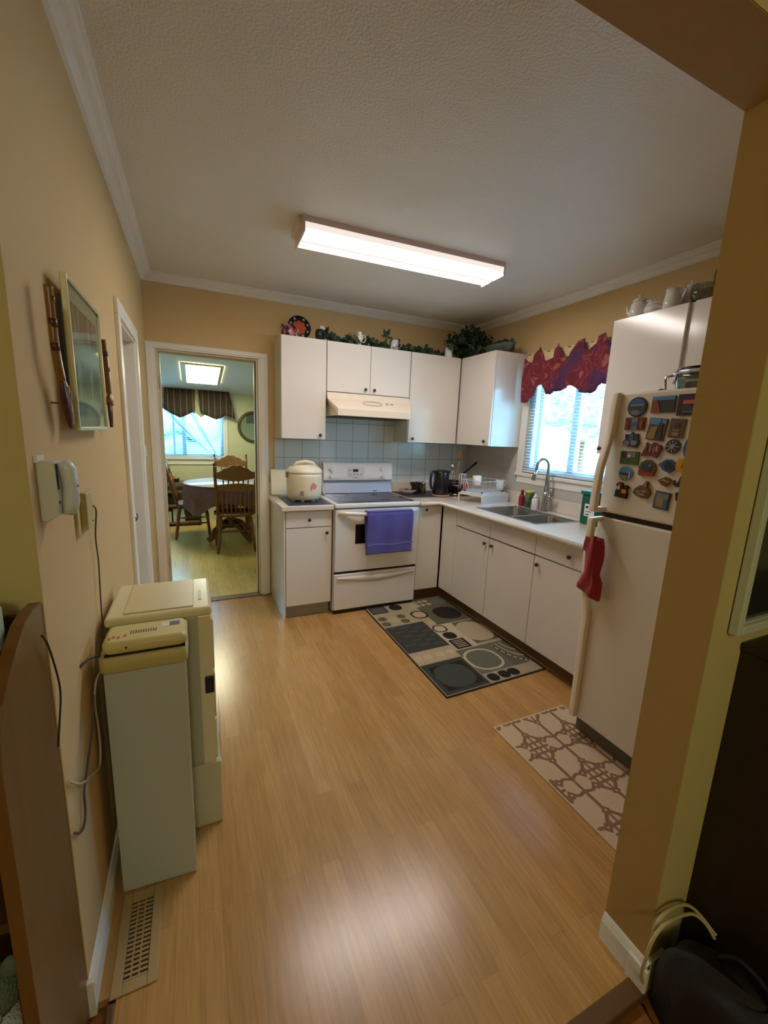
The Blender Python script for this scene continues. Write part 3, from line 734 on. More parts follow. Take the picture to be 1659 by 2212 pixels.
for (a0, z0, sa, szz) in ((283, 1.045, 6, .022), (291, 1.04, 7, .018), (287, 1.062, 5, .016), (280, 1.028, 4, .012), (296, 1.052, 4, .012)):
    ring = [onbody(a0 + sa * math.cos(2 * PI * k / 10), z0 + szz * math.sin(2 * PI * k / 10)) for k in range(10)]
    mb.add(ring, [tuple(range(10))])
P('flower_print', mb, M('pink_print', (206, 130, 118), .5), rc)
P('rating_label', MB().add([onbody(243, .975), onbody(255, .975), onbody(255, 1.01), onbody(243, 1.01)], [(0, 1, 2, 3)]), M('grey_label', (140, 140, 136), .5), rc)
cbm = MB().box(.886, 1.022, -.030, -.012, 0, .218)
cbm.xf(Matrix.Translation((0, -.022, .916)) @ Matrix.Translation((0, -.02, 0)) @ Matrix.Rotation(R(-9), 4, 'X') @ Matrix.Translation((0, -.02, 0)))
T(P('cutting_board', cbm, M('cream_board', (232, 220, 188), .5), bevel=.004), 'cream cutting board leaning on the wall behind the rice cooker', 'cutting board')

# ------------------------------------------------------------------ fridge
FX, FYA, FYB, FZ = 2.012, -2.352, -3.045, 1.692
fr = thing('refrigerator', 'cream top-freezer refrigerator covered in magnets with its back to the window wall', 'refrigerator', (2.4, -2.7, 0))
P('body', MB().box(FX + .07, 2.80, FYB, FYA, .03, FZ - .006), FRID, fr, bevel=.006)
fd = P('freezer_door', MB().box(FX, FX + .065, FYB, FYA, 1.160, FZ), FRID, fr, bevel=.010, seg=3)
ld_ = P('fridge_door', MB().box(FX, FX + .065, FYB, FYA, .100, 1.138), FRID, fr, bevel=.010, seg=3)
P('base_grille', MB().box(FX + .04, FX + .08, FYB + .01, FYA - .01, .012, .092), M('grey_grille', (100, 96, 86), .5), fr)
P('door_gasket', MB().box(FX + .012, FX + .07, FYB + .01, FYA - .01, 1.139, 1.159), DARKGAP, fr)
def strap(pts, wy, tx):
    mb = MB(); rings = []; pts = smooth(pts, 5)
    for x, y, z in pts: rings.append([(x, y + wy / 2, z), (x, y - wy / 2, z), (x + tx, y - wy / 2 - .004, z), (x + tx, y + wy / 2 + .004, z)])
    return mb.loft(rings)
P('handle', strap([(1.990, -2.372, 1.692), (1.985, -2.372, 1.60), (1.985, -2.372, 1.56), (1.975, -2.372, 1.48), (1.950, -2.372, 1.38), (1.940, -2.372, 1.28), (1.938, -2.372, 1.165)], .030, .022), FRIDH, fd, bevel=.004)
P('handle_bracket', MB().box(1.958, FX, -2.387, -2.357, 1.162, 1.185).box(2.0, FX, -2.390, -2.354, 1.5, 1.69), FRIDH, fd, bevel=.003)
P('handle', strap([(1.938, -2.372, 1.136), (1.938, -2.372, 1.00), (1.944, -2.372, .90), (1.965, -2.372, .78), (1.985, -2.372, .68), (1.988, -2.372, .50), (1.990, -2.372, .105)], .030, .022), FRIDH, ld_, bevel=.004)
P('handle_bracket', MB().box(1.958, FX, -2.387, -2.357, 1.118, 1.137).box(2.0, FX, -2.390, -2.354, .105, .68), FRIDH, ld_, bevel=.003)

# red towel on the fridge handle
RT = M('red_terry', (160, 40, 48), .95, var=.12, vscale=30, bump=.5, bscale=260, sheen=.3)
def redf(u, v):
    a = 2 * PI * u
    z = 1.048 - v * .275
    w = [.030, .040, .043, .042, .036, .032, .050, .055][min(7, int(v * 8))]
    w2 = [.030, .040, .043, .042, .036, .032, .050, .055][min(7, int(v * 8) + 1)]
    f = v * 8 - int(v * 8); w = w * (1 - f) + w2 * f
    return (1.948 + .022 * math.cos(a) + .004 * math.sin(5 * a + v * 6) + (.02 * v), -2.402 + w * math.sin(a) + (.008 * math.cos(3 * a)) + .012 * max(0, v - .75) * 4, z + (.02 * math.sin(a) if v > .9 else 0))
T(P('dish_towel', MB().grid(redf, 36, 24), RT, solid=.003), 'crumpled red dish towel tied on the lower fridge door handle', 'towel')

# magnets: (y, z, half width, half height)
XM = FX - .0005
def mg(name, y, z, hw, hh, shape, mats, label, extra=None, rot=0, t=.006, skew=0):
    mb = MB()
    if shape == 'rect': pts = [(-hw, -hh), (hw, -hh), (hw, hh), (-hw, hh)]
    elif shape == 'oval': pts = [(hw * math.cos(2 * PI * k / 28), hh * math.sin(2 * PI * k / 28)) for k in range(28)]
    else: pts = [(a * hw, b * hh) for a, b in shape]
    cr, sr = math.cos(R(rot)), math.sin(R(rot))
    # seen from -X, +Y points to the left of the picture
    pt = [(y - (a * cr - b * sr), z + a * sr + b * cr) for a, b in pts]
    mb.prism(pt, XM - t, XM, 'x', 0)
    if extra:
        for k, (kind, a, b, w, h, mi) in enumerate(extra):
            if kind == 'r': q = [(a - w, b - h), (a + w, b - h), (a + w, b + h), (a - w, b + h)]
            elif kind == 'o': q = [(a + w * math.cos(2 * PI * j / 20), b + h * math.sin(2 * PI * j / 20)) for j in range(20)]
            else: q = kind
            q = [(p * hw, s_ * hh) for p, s_ in q]
            q = [(y - (p * cr - s_ * sr), z + p * sr + s_ * cr) for p, s_ in q]
            mb.prism(q, XM - t - .0015 - .0004 * k, XM - t, 'x', mi)
    o = P(name, mb, mats)
    return T(o, label, 'magnet', 'magnets on the freezer door')
def mc(n, c, r=.4): return M(n, c, r)
cBLUE = mc('mg_blue', (60, 96, 150)); cNAVY = mc('mg_navy', (34, 40, 70)); cSKY = mc('mg_sky', (80, 140, 190)); cGREY = mc('mg_grey', (120, 124, 128)); cDG = mc('mg_darkgrey', (60, 64, 66))
cRUST = mc('mg_rust', (140, 70, 50)); cTAN = mc('mg_tan', (150, 128, 96)); cMAR = mc('mg_maroon', (110, 50, 58)); cPUR = mc('mg_purple', (64, 34, 66)); cPINK = mc('mg_pink', (190, 110, 100)); cGRN = mc('mg_green', (70, 96, 62)); cDGRN = mc('mg_dgreen', (30, 52, 38))
cORG = mc('mg_orange', (214, 140, 40)); cYEL = mc('mg_yellow', (190, 170, 60)); cWHT = mc('mg_white', (214, 214, 214)); cRED = mc('mg_red', (160, 44, 40)); cBLK = mc('mg_black', (24, 26, 34)); cBRN = mc('mg_brown', (100, 80, 58)); cSIL = M('mg_silver', (150, 150, 155), .3, .8)
mg('fridge_magnet', -2.471, 1.628, .042, .041, 'oval', [cNAVY, cBLUE, cDG, cGREY], 'round blue-rimmed picture magnet in the top corner of the freezer door', [('o', 0, 0, .86, .86, 1), ('r', 0, -.15, .7, .3, 2), ('o', -.1, -.55, .5, .25, 3), ('r', 0, .2, .7, .12, 3)])
mg('fridge_magnet', -2.578, 1.634, .046, .032, 'rect', [cDG, cSKY, cRUST, cDG], 'landscape magnet with blue sky and red rock slope between two top-row magnets', [('r', 0, .75, .98, .22, 1), ([(-1, -1), (-.1, -1), (-.5, .5), (-.9, .5)], 0, 0, 0, 0, 2)])
mg('fridge_magnet', -2.673, 1.629, .039, .040, 'rect', [cPUR, cPINK, cDG, cGREY], 'square purple sunset city magnet next to the wall edge', [('r', .2, .25, .7, .18, 1), ('r', .1, -.3, .65, .25, 2), ('r', .1, -.65, .6, .05, 3)])
mg('fridge_magnet', -2.471, 1.559, .043, .026, 'rect', [cMAR, cGREY, cBLUE, cRUST], 'maroon magnet with a grey centre strip and blue dot', [('r', 0, 0, .3, .98, 1), ('o', -.02, -.1, .28, .4, 2), ('r', -.75, -.2, .15, .5, 3), ('r', .7, -.1, .15, .6, 3)])
mg('fridge_magnet', -2.567, 1.537, .036, .044, 'rect', [cBRN, cSKY, cTAN, cDG], 'upright rocky cliff magnet with a patch of blue sky', [('r', -.3, .7, .6, .28, 1), ('r', .7, .75, .25, .2, 1), ([(-.9, -.9), (.0, -.9), (.1, .3), (-.6, .1)], 0, 0, 0, 0, 2), ([(.3, -.9), (.8, -.9), (.6, .6), (.2, .6)], 0, 0, 0, 0, 3)], rot=-6)
mg('fridge_magnet', -2.645, 1.541, .028, .037, 'rect', [cBRN, cTAN, cDG], 'plain brown relief magnet with a pale crescent', [([(-.6, 0), (-.3, -.3), (.3, -.3), (.6, 0), (.3, -.15), (-.3, -.15)], 0, 0, 0, 0, 1), ('o', 0, .3, .4, .3, 2), ('o', 0, -.6, .5, .2, 1)], rot=-4)
mg('fridge_magnet', -2.468, 1.490, .037, .035, [(-.9, -.7), (-1, -.2), (-.7, .1), (-.8, .7), (-.2, .7), (0, 1), (.3, .75), (.7, .8), (.8, .2), (1, -.3), (.7, -.9), (0, -.8)], [cDG, cGREY, cBLUE, cNAVY], 'knobbly grey-blue cluster magnet with a jagged outline', [('o', -.5, -.4, .35, .35, 1), ('o', 0, .3, .3, .5, 2), ('o', .4, -.3, .4, .3, 1), ('r', -.5, .45, .2, .2, 3)], t=.010)
mg('fridge_magnet', -2.561, 1.455, .040, .032, [(-1, -.9), (-.7, .2), (-.6, .9), (-.2, .6), (.2, .9), (.6, .7), (.9, .6), (1, .1), (.8, -.5), (.6, -1), (0, -.8)], [cMAR, cPINK, cGREY], 'dark red figure-group magnet with pale flecks', [('o', -.1, .1, .1, .5, 1), ('o', .3, 0, .1, .5, 2), ('o', .6, .1, .15, .4, 1), ('o', -.5, .2, .08, .4, 2)], t=.010)
mg('fridge_magnet', -2.641, 1.471, .028, .028, 'oval', [cDG, cSIL, cDG], 'round silver magnet with a star of spokes', [('r', 0, 0, .06, .85, 1), ('r', 0, 0, .85, .06, 1), ([(-.6, -.5), (-.5, -.6), (.6, .5), (.5, .6)], 0, 0, 0, 0, 1), ([(-.6, .5), (-.5, .6), (.6, -.5), (.5, -.6)], 0, 0, 0, 0, 1), ('o', 0, 0, .25, .25, 1)])
mg('fridge_magnet', -2.697, 1.486, .016, .050, [(-.6, -1), (-1, -.5), (-.8, 0), (-.3, .4), (.2, 1), (1, 1), (1, -1)], [cBLUE, cGRN], 'curved blue and green magnet cut off by the wall edge', [('o', .4, -.6, .5, .3, 1)])
mg('fridge_magnet', -2.469, 1.415, .041, .028, 'rect', [cGRN, cDG, cGREY, cWHT], 'low green meadow picture magnet with a dark tree', [('r', -.65, .5, .32, .45, 1), ('r', .2, .5, .5, .4, 2), ('o', 0, .3, .12, .3, 3)])
mg('fridge_magnet', -2.555, 1.380, .035, .034, [(-1, -.9), (-1, 0), (-.8, .6), (-.3, .95), (.3, .95), (.8, .6), (1, 0), (.9, -.7), (.7, -1)], [cBRN, cDG, cRED, cGREY], 'domed brown magnet with a red bottom band', [('o', 0, .1, .7, .6, 1), ('r', 0, -.75, .85, .25, 2), ('o', .3, .3, .15, .15, 3)], t=.009)
mg('fridge_magnet', -2.632, 1.395, .033, .028, [(-1, .1), (-.6, .5), (-.1, .9), (.4, .9), (.9, .5), (1, 0), (.8, -.6), (.4, -1), (-.3, -.7), (-.7, -.2)], [cBLUE, cNAVY, cWHT], 'glossy deep blue fish-shaped magnet', [('o', .3, 0, .5, .6, 1), ([(-.75, -.2), (-.7, -.2), (-.45, .5), (-.5, .5)], 0, 0, 0, 0, 2)], t=.011)
mg('fridge_magnet', -2.686, 1.401, .019, .027, 'oval', [cORG, cYEL], 'orange oval fruit magnet beside the blue fish', [('o', -.1, .1, .4, .5, 1)], t=.012)
mg('fridge_magnet', -2.463, 1.347, .032, .031, 'oval', [cSKY, cDG, cTAN, cWHT], 'round light-blue dish magnet with a tan sand patch', [('r', 0, -.1, .75, .2, 1), ('r', -.2, -.5, .5, .25, 2), ('o', .6, -.2, .08, .5, 3)])
mg('fridge_magnet', -2.635, 1.332, .032, .019, [(-.9, .1), (-.4, .6), (0, 1), (.5, .8), (.7, .1), (1.1, .5), (1.1, -.4), (.7, -.2), (.3, -1), (-.3, -.8), (-.6, -.3)], [cBRN, cYEL, cGRN, cRED], 'small striped yellow-green fish magnet', [([(-.5, 0), (-.2, .5), (.5, 0), (.5, -.2), (-.2, .2)], 0, 0, 0, 0, 1), ([(-.3, -.4), (0, .2), (.5, -.3)], 0, 0, 0, 0, 2), ('o', 0, -.7, .3, .2, 3)], t=.010)
mg('fridge_magnet', -2.690, 1.332, .018, .026, [(-1, -.3), (-.3, .1), (0, 1), (.6, .9), (1, .3), (.7, -.2), (.5, -1), (.1, -.5), (-.6, -.6)], [cDGRN, cGRN], 'dark green bird-shaped magnet at the wall edge', [('o', .3, .4, .3, .3, 1)], t=.008)
mg('fridge_magnet', -2.459, 1.273, .031, .035, [(-1, -.9), (-.9, -.1), (-.7, .2), (-.9, .7), (-.5, 1), (0, .9), (.2, .3), (.6, .7), (1, .5), (.7, 0), (.9, -.5), (.8, -1)], [cBLK, cRED, cORG, cWHT, cDGRN], 'black magnet with red hat and orange patch, lowest on the handle side', [('o', -.3, .7, .3, .25, 1), ('o', -.45, .3, .2, .3, 3), ('r', .4, -.1, .35, .25, 2), ('o', .6, .5, .25, .2, 4)], t=.011)
mg('fridge_magnet', -2.548, 1.289, .037, .036, [(-1, -.5), (-.8, 0), (-.3, .4), (.1, .5), (.3, 1), (.6, .95), (.5, .3), (.9, 0), (1, -.4), (.7, -1), (0, -.95), (-.6, -.8)], [cBRN, cTAN, cPINK], 'lumpy brown castle magnet with a raised tower', [('o', -.4, -.3, .3, .15, 1), ('o', .3, -.2, .35, .15, 2), ('o', 0, -.6, .5, .15, 1), ('r', .42, .6, .1, .3, 2)], t=.011)
mg('fridge_magnet', -2.633, 1.255, .030, .035, 'rect', [cDG, cGREY, cTAN, cBLUE], 'framed upright picture magnet, lowest on the freezer door', [('r', 0, 0, .82, .84, 1), ('o', -.15, -.1, .45, .5, 2), ('r', .55, -.3, .2, .5, 3), ('r', -.1, -.65, .4, .15, 2)], rot=-4)
mg('fridge_magnet', -2.693, 1.276, .016, .023, [(-.8, .8), (.4, 1), (1, .5), (1, -.9), (.2, -1), (-.5, -.4)], [cBLK], 'plain black angular magnet at the wall edge')

# pot on the fridge top
pt = thing('glass_pot', 'steel-rimmed glass pot with a side handle on top of the fridge', 'pot', (2.34, -2.53, FZ))
px, py = 2.34, -2.545
P('bowl', MB().lathe([(.085, .004), (.112, .02), (.120, .07), (.122, .092)], px, py, FZ, 32, caps=False), JARG, pt, solid=.004)
P('contents', MB().lathe([(.07, .006), (.106, .02), (.110, .055), (.01, .055)], px, py, FZ, 28), M('pale_cloth', (150, 146, 136), .8), pt)
P('rim', MB().lathe([(.122, .088), (.134, .093), (.134, .103), (.10, .108)], px, py, FZ, 32), CHROME, pt)
P('lid', MB().lathe([(.126, .104), (.118, .116), (.05, .124), (.01, .125)], px, py, FZ, 32), BLACKG, pt)
P('lid_knob', MB().box(px - .024, px + .024, py - .022, py + .022, FZ + .125, FZ + .150), M('yellow_wood', (206, 160, 80), .5), pt, bevel=.003)
P('handle', MB().tube([(px - .03, py + .128, FZ + .098), (px - .035, py + .162, FZ + .094), (px - .035, py + .166, FZ + .08), (px - .035, py + .155, FZ + .012), (px - .03, py + .118, FZ + .008)], .006, 8), CHROME, pt)
P('clamp', MB().tube([(px - .09, py + .085, FZ + .09), (px - .095, py + .088, FZ + .05)], .006, 8), CHROME, pt)
T(P('red_box', MB().prism([(-2.435, FZ), (-2.50, FZ), (-2.47, FZ + .022)], 2.14, 2.20, 'x'), mc('dark_red_card', (110, 34, 34))), 'small dark red peaked object on the fridge top beside the pot', 'box')

# ------------------------------------------------------------------ things on top of the wall cabinets
def mug(x, y, z, r, h, mats, label, cat='mug', rot=0, group=None, prof=None, name='mug', hn=True):
    t = thing(name, label, cat, (x, y, z), group)
    pr = prof or [(r * .86, 0), (r * .94, .004), (r, h * .3), (r, h), (r * .94, h), (r * .93, h * .35), (r * .6, .008)]
    P('body', MB().lathe(pr, x, y, z, 24), mats, t)
    if hn:
        a = R(rot); dx, dy = math.cos(a), math.sin(a)
        pts = [(x + dx * (r * .95 + r * .75 * math.sin(PI * k / 8)), y + dy * (r * .95 + r * .75 * math.sin(PI * k / 8)), z + h * (.85 - .68 * k / 8)) for k in range(9)]
        P('handle', MB().tube(pts, .0045, 8), mats, t)
    return t
pl = T(P('display_plate', MB().lathe([(.003, 0), (.055, 0), (.092, -.014), (.094, -.017), (.055, -.006), (.002, -.005)], 1.115, -.13, 2.292, 36, axis='y').xf(Matrix.Translation((1.115, -.13, 2.20)) @ Matrix.Rotation(R(-12), 4, 'X') @ Matrix.Translation((-1.115, .13, -2.20))), M('navy_glaze', (34, 30, 44), .2)), 'dark navy plate with an orange centre standing on the leftmost wall cabinet', 'plate')
def disc_on(mb, cx, cz, r, y, n=24, star=0, mi=0):
    q = [(cx + r * (1 + star * math.cos(8 * 2 * PI * k / n)) * math.cos(2 * PI * k / n), cz + r * (1 + star * math.cos(8 * 2 * PI * k / n)) * math.sin(2 * PI * k / n)) for k in range(n)]
    mb.prism(q, y, y - .002, 'y', mi); return mb
mx_ = Matrix.Translation((1.115, -.13, 2.20)) @ Matrix.Rotation(R(-12), 4, 'X') @ Matrix.Translation((-1.115, .13, -2.20))
P('plate_centre', disc_on(MB(), 1.115, 2.292, .054, -.137, 48, .08).xf(mx_), M('orange_glaze', (190, 84, 40), .3), pl)
mb = MB()
for a in (20, 60, 120, 160, 200, 250, 290, 335): disc_on(mb, 1.115 + .073 * math.cos(R(a)), 2.292 + .073 * math.sin(R(a)), .009, -.148, 16, .4)
P('rim_flower', mb.xf(mx_), M('pale_flower_glaze', (170, 170, 160), .4), pl)
pmat = blotch('painted_portrait_glaze', [(30, 30, 60), (40, 40, 80), (170, 90, 80), (220, 190, 170)], 22, .25)
mug(1.00, -.235, UT, .052, .085, pmat, 'painted blue and red mug beside the navy plate', rot=-40)
def leafcloud(mb, path, n, spread, size, flat=.5, mi=0):
    for k in range(n):
        u = random.random() * (len(path) - 1); i = min(int(u), len(path) - 2); f = u - i
        c0 = Vector(path[i]).lerp(Vector(path[i + 1]), f)
        c = c0 + Vector((random.gauss(0, spread[0]), random.gauss(0, spread[1]), abs(random.gauss(0, spread[2]))))
        s_ = size * random.uniform(.6, 1.25)
        nrm = Vector((random.uniform(-.6, .6), -1 + random.uniform(-.3, .6), random.uniform(-.2, .9))).normalized()
        a = nrm.orthogonal().normalized(); a = (Matrix.Rotation(random.uniform(0, 2 * PI), 3, nrm) @ a); b = nrm.cross(a)
        # five-lobed ivy leaf
        pts = []
        for q in range(10):
            an = 2 * PI * q / 10; r_ = s_ * (1.0 if q % 2 == 0 else .55) * (1.2 if q == 0 else 1)
            pts.append(c + a * r_ * math.cos(an) + b * r_ * math.sin(an) + nrm * (.15 * s_ * (q % 2)))
        mb.add(pts + [c + nrm * .1 * s_], [(q, (q + 1) % 10, 10) for q in range(10)], random.choice((0, 1)) if mi is None else mi)
    return mb
iv = thing('ivy_garland', 'trailing dark green artificial ivy garland along the tops of the stove-wall cabinets', 'garland', (1.8, -.2, UT))
path = [(1.34, -.24, UT + .012), (1.45, -.22, UT + .01), (1.6, -.25, UT + .012), (1.8, -.22, UT + .015), (2.0, -.24, UT + .014), (2.2, -.22, UT + .02), (2.40, -.22, UT + .02)]
P('stem', MB().tube(path, .004, 6), LEAF2, iv)
P('leaves', leafcloud(MB(), path, 190, (.03, .022, .024), .031, mi=None), [LEAF, LEAF2], iv)
mb = MB()
c0 = Vector((1.835, -.24, 2.285))
for d, l in ((Vector((-.35, 0, 1)), .075), (Vector((.45, 0, 1)), .085), (Vector((1, 0, .05)), .055), (Vector((-.9, 0, .3)), .05), (Vector((0, 0, -1)), .05)):
    d = d.normalized(); s_ = Vector((d.z, 0, -d.x)) * l * .24
    mb.add([c0, c0 + d * l * .5 + s_, c0 + d * l, c0 + d * l * .5 - s_], [(0, 1, 2, 3)])
P('tall_leaf', mb, LEAF, iv, solid=.001)
T(P('dark_vase', MB().lathe([(.02, 0), (.034, .03), (.036, .06), (.03, .085), (.026, .088)], 1.255, -.23, UT, 18), M('dark_green_glaze', (26, 44, 34), .3)), 'small dark green pot holding a white blossom on the leftmost cabinet', 'vase')
bl = thing('white_blossom', 'single white cloth blossom beside the dark green pot', 'flower', (1.275, -.235, UT + .075))
mb = MB()
for k in range(7):
    a = 2 * PI * k / 7; mb.ball(1.275 + .012 * math.cos(a), -.235 + .012 * math.sin(a) * .6, UT + .10 + .006 * math.sin(2 * a), .012, .009, .014, 8)
P('petals', mb, WHITE, bl); P('stem', MB().tube([(1.275, -.235, UT + .03), (1.275, -.235, UT + .09)], .002, 5), LEAF2, bl)
leafm = MB(); leafcloud(leafm, [(1.27, -.26, UT + .02), (1.33, -.27, UT + .02)], 18, (.012, .008, .03), .022, mi=0)
P('leaves', leafm, LEAF2, bl)
# painted jug with handle
fm = blotch('floral_glaze', [(210, 200, 140), (230, 226, 210), (120, 130, 70), (220, 210, 190)], 26, .2)
jug = thing('painted_jug', 'small floral creamer jug with a loop handle above the range hood', 'jug', (1.575, -.27, UT))
P('body', MB().lathe([(.022, 0), (.026, .006), (.018, .014), (.034, .04), (.038, .06), (.030, .085), (.034, .098), (.030, .10), (.026, .085)], 1.575, -.27, UT, 22), fm, jug)
P('handle', MB().tube([(1.606, -.27, UT + .085), (1.632, -.27, UT + .080), (1.638, -.27, UT + .055), (1.625, -.27, UT + .028), (1.600, -.27, UT + .03)], .004, 8), WHITE, jug)
P('lid', MB().lathe([(.034, .099), (.034, .104), (.018, .114), (.006, .118)], 1.572, -.27, UT, 18), M('mauve_glaze', (180, 160, 150), .3), jug)
T(P('gold_vase', MB().lathe([(.02, 0), (.03, .02), (.032, .05), (.022, .08), (.026, .09)], 1.515, -.20, UT, 18), M('gold_glaze', (170, 140, 80), .35, .3)), 'small gold-brown vase half hidden behind the floral jug', 'vase')
mug(1.905, -.262, UT, .036, .082, blotch('photo_print_glaze', [(224, 220, 218), (220, 214, 212), (90, 84, 96), (200, 190, 190)], 18, .2), 'white mug with a dark print standing in front of the ivy', rot=-10)
mug(1.965, -.17, UT + .015, .036, .095, M('cobalt_glaze', (40, 36, 96), .2), 'cobalt blue mug among the ivy behind the printed mug', rot=30, hn=True)
mug(2.458, -.265, UT, .036, .082, WHITE, 'plain white mug on the cabinet right of the range hood', rot=-10)
# corner ivy plant
cp = thing('potted_ivy', 'bushy dark green ivy plant in the ceiling corner above the wall cabinets', 'plant', (2.66, -.27, UT))
P('pot', MB().lathe([(.055, 0), (.07, .09), (.066, .09)], 2.66, -.24, UT, 18), M('brown_pot', (70, 48, 40), .6), cp)
leafm = MB()
leafcloud(leafm, [(2.50, -.26, UT + .03), (2.60, -.26, UT + .12), (2.68, -.28, UT + .18), (2.78, -.32, UT + .09)], 260, (.055, .05, .05), .034, mi=None)
leafcloud(leafm, [(2.45, -.25, UT + .02), (2.62, -.34, UT + .02), (2.72, -.50, UT + .02)], 90, (.03, .03, .03), .028, mi=None)
P('foliage', leafm, [LEAF, LEAF2], cp)
# boat-shaped bowl on the corner cabinet
bb = thing('oval_bowl', 'grey-green boat-shaped bowl on the corner cabinet by the window', 'bowl', (2.72, -.66, UT))
mb = MB(); rings = []
for (sx_, sy_, hz_) in ((.03, .09, .0), (.05, .13, .012), (.075, .17, .045), (.085, .19, .065), (.078, .182, .062), (.06, .15, .03)):
    rings.append([(2.71 + sx_ * math.cos(2 * PI * k / 28), -.66 + sy_ * math.sin(2 * PI * k / 28), UT + .004 + hz_) for k in range(28)])
P('shell', mb.loft(rings), M('grey_green_glaze', (82, 92, 78), .35), bb)
for k, (yy, rr) in enumerate(((-.61, .030), (-.66, .032), (-.735, .032))):
    T(P('dark_fruit', MB().ball(2.71, yy, UT + .080, rr), M('dark_fruit_skin', (26, 48, 40), .3)), ['dark green fruit lying in the boat-shaped bowl near the ivy', 'dark green fruit lying in the middle of the boat-shaped bowl', 'dark green fruit lying in the boat-shaped bowl near the window'][k], 'fruit')
T(P('duck_ornament', MB().ball(2.75, -.775, UT + .045, .026, .02, .045).ball(2.75, -.768, UT + .098, .018, .016, .016), M('dark_duck_glaze', (60, 66, 60), .3)), 'dark long-necked ornament at the window end of the corner cabinet', 'ornament')

# china on the window-side wall cabinet
def teapot(x, y, z, s, label, mat=WHITE):
    t = thing('teapot', label, 'teapot', (x, y, z))
    P('body', MB().lathe([(.028 * s, 0), (.040 * s, .012 * s), (.046 * s, .04 * s), (.038 * s, .075 * s), (.030 * s, .09 * s)], x, y, z, 24), mat, t)
    P('lid', MB().lathe([(.033 * s, .09 * s), (.028 * s, .102 * s), (.006 * s, .110 * s), (.008 * s, .122 * s), (.002, .127 * s)], x, y, z, 20), mat, t)
    P('spout', MB().tube([(x, y + .036 * s, z + .03 * s), (x, y + .058 * s, z + .05 * s), (x, y + .066 * s, z + .085 * s)], [.010 * s, .007 * s, .005 * s], 10), mat, t)
    P('handle', MB().tube([(x, y - .034 * s, z + .085 * s), (x, y - .062 * s, z + .082 * s), (x, y - .068 * s, z + .05 * s), (x, y - .042 * s, z + .018 * s)], .0045 * s, 8), mat, t)
    return t
teapot(2.70, -1.905, UT, 1.15, 'white teapot nearest the window on the wall cabinet beside the fridge')
T(P('green_leaf_dish', MB().lathe([(.02, 0), (.03, .01), (.042, .075), (.04, .08)], 2.76, -1.99, UT, 16), M('green_glaze', (50, 80, 44), .4)), 'dark green jar behind the white china above the fridge side cabinet', 'jar')
sb = thing('sugar_bowl', 'round lidded white sugar bowl between the teapot and the pitcher', 'sugar bowl', (2.685, -2.01, UT))
P('body', MB().lathe([(.03, 0), (.045, .012), (.052, .035), (.048, .055)], 2.685, -2.01, UT, 24), WHITE, sb)
P('lid', MB().lathe([(.050, .055), (.036, .074), (.01, .082), (.008, .09), (.002, .094)], 2.685, -2.01, UT, 20), WHITE, sb)
pc = thing('white_pitcher', 'white pitcher with a pointed handle next to the sugar bowl', 'pitcher', (2.67, -2.12, UT))
P('body', MB().lathe([(.030, 0), (.044, .02), (.042, .05), (.034, .09), (.038, .11), (.034, .108), (.03, .08)], 2.67, -2.115, UT, 24), WHITE, pc)
P('handle', MB().tube([(2.67, -2.148, UT + .075), (2.67, -2.175, UT + .115), (2.67, -2.180, UT + .095), (2.67, -2.158, UT + .03)], .005, 8), WHITE, pc)
pc = thing('coffee_pot', 'tall white coffee pot behind the white pitcher', 'coffee pot', (2.76, -2.15, UT))
P('body', MB().lathe([(.035, 0), (.05, .03), (.046, .08), (.034, .12)], 2.76, -2.15, UT, 24), WHITE, pc)
P('lid', MB().lathe([(.036, .12), (.03, .136), (.006, .145), (.008, .158), (.002, .162)], 2.76, -2.15, UT, 20), WHITE, pc)
P('handle', MB().tube([(2.76, -2.18, UT + .11), (2.76, -2.215, UT + .13), (2.76, -2.222, UT + .08), (2.76, -2.198, UT + .03)], .005, 8), WHITE, pc)
gs = thing('glass_bowl', 'clear glass bowl on the cabinet above the fridge', 'bowl', (2.70, -2.24, UT))
P('shell', MB().lathe([(.025, 0), (.03, .005), (.05, .05), (.052, .10)], 2.70, -2.245, UT, 24, caps=False), JARG, gs, solid=.002)
g2 = thing('glass_goblet', 'tall clear goblet beside the glass bowl next to the wall edge', 'glass', (2.70, -2.325, UT))
P('stem', MB().lathe([(.028, 0), (.026, .003), (.004, .008), (.004, .07)], 2.70, -2.325, UT, 16), JARG, g2)
P('cup', MB().lathe([(.006, .07), (.03, .09), (.034, .13), (.028, .16)], 2.70, -2.325, UT, 20, caps=False), JARG, g2, solid=.002)

# ------------------------------------------------------------------ things on the long worktop
ZT = .915
T(P('dark_tray', MB().box(2.045, 2.72, -.40, -.03, ZT + .0005, ZT + .006), M('dark_counter_mat', (66, 62, 60), .5), bevel=.001), 'flat dark mat on the worktop under the kettle and jars', 'mat')
ke = thing('electric_kettle', 'navy-black electric kettle standing near the corner of the worktop', 'kettle', (2.41, -.36, ZT))
kx, ky = 2.412, -.355
P('base', MB().lathe([(.088, 0), (.088, .008), (.076, .012)], kx, ky, ZT + .006, 28), M('cork_base', (190, 150, 100), .6), ke)
P('body', MB().lathe([(.078, .014), (.081, .03), (.075, .12), (.072, .22), (.070, .228)], kx, ky, ZT + .006, 28, sx=1, sy=.9), M('navy_plastic', (8, 12, 26), .2, coat=.4), ke)
P('lid', MB().lathe([(.069, .228), (.062, .238), (.02, .242)], kx, ky, ZT + .006, 24), BLACKP, ke)
P('spout', MB().prism([(kx + .058, 1.158), (kx + .088, 1.150), (kx + .058, 1.10)], ky - .022, ky + .022, 'y'), BLACKP, ke, bevel=.003)
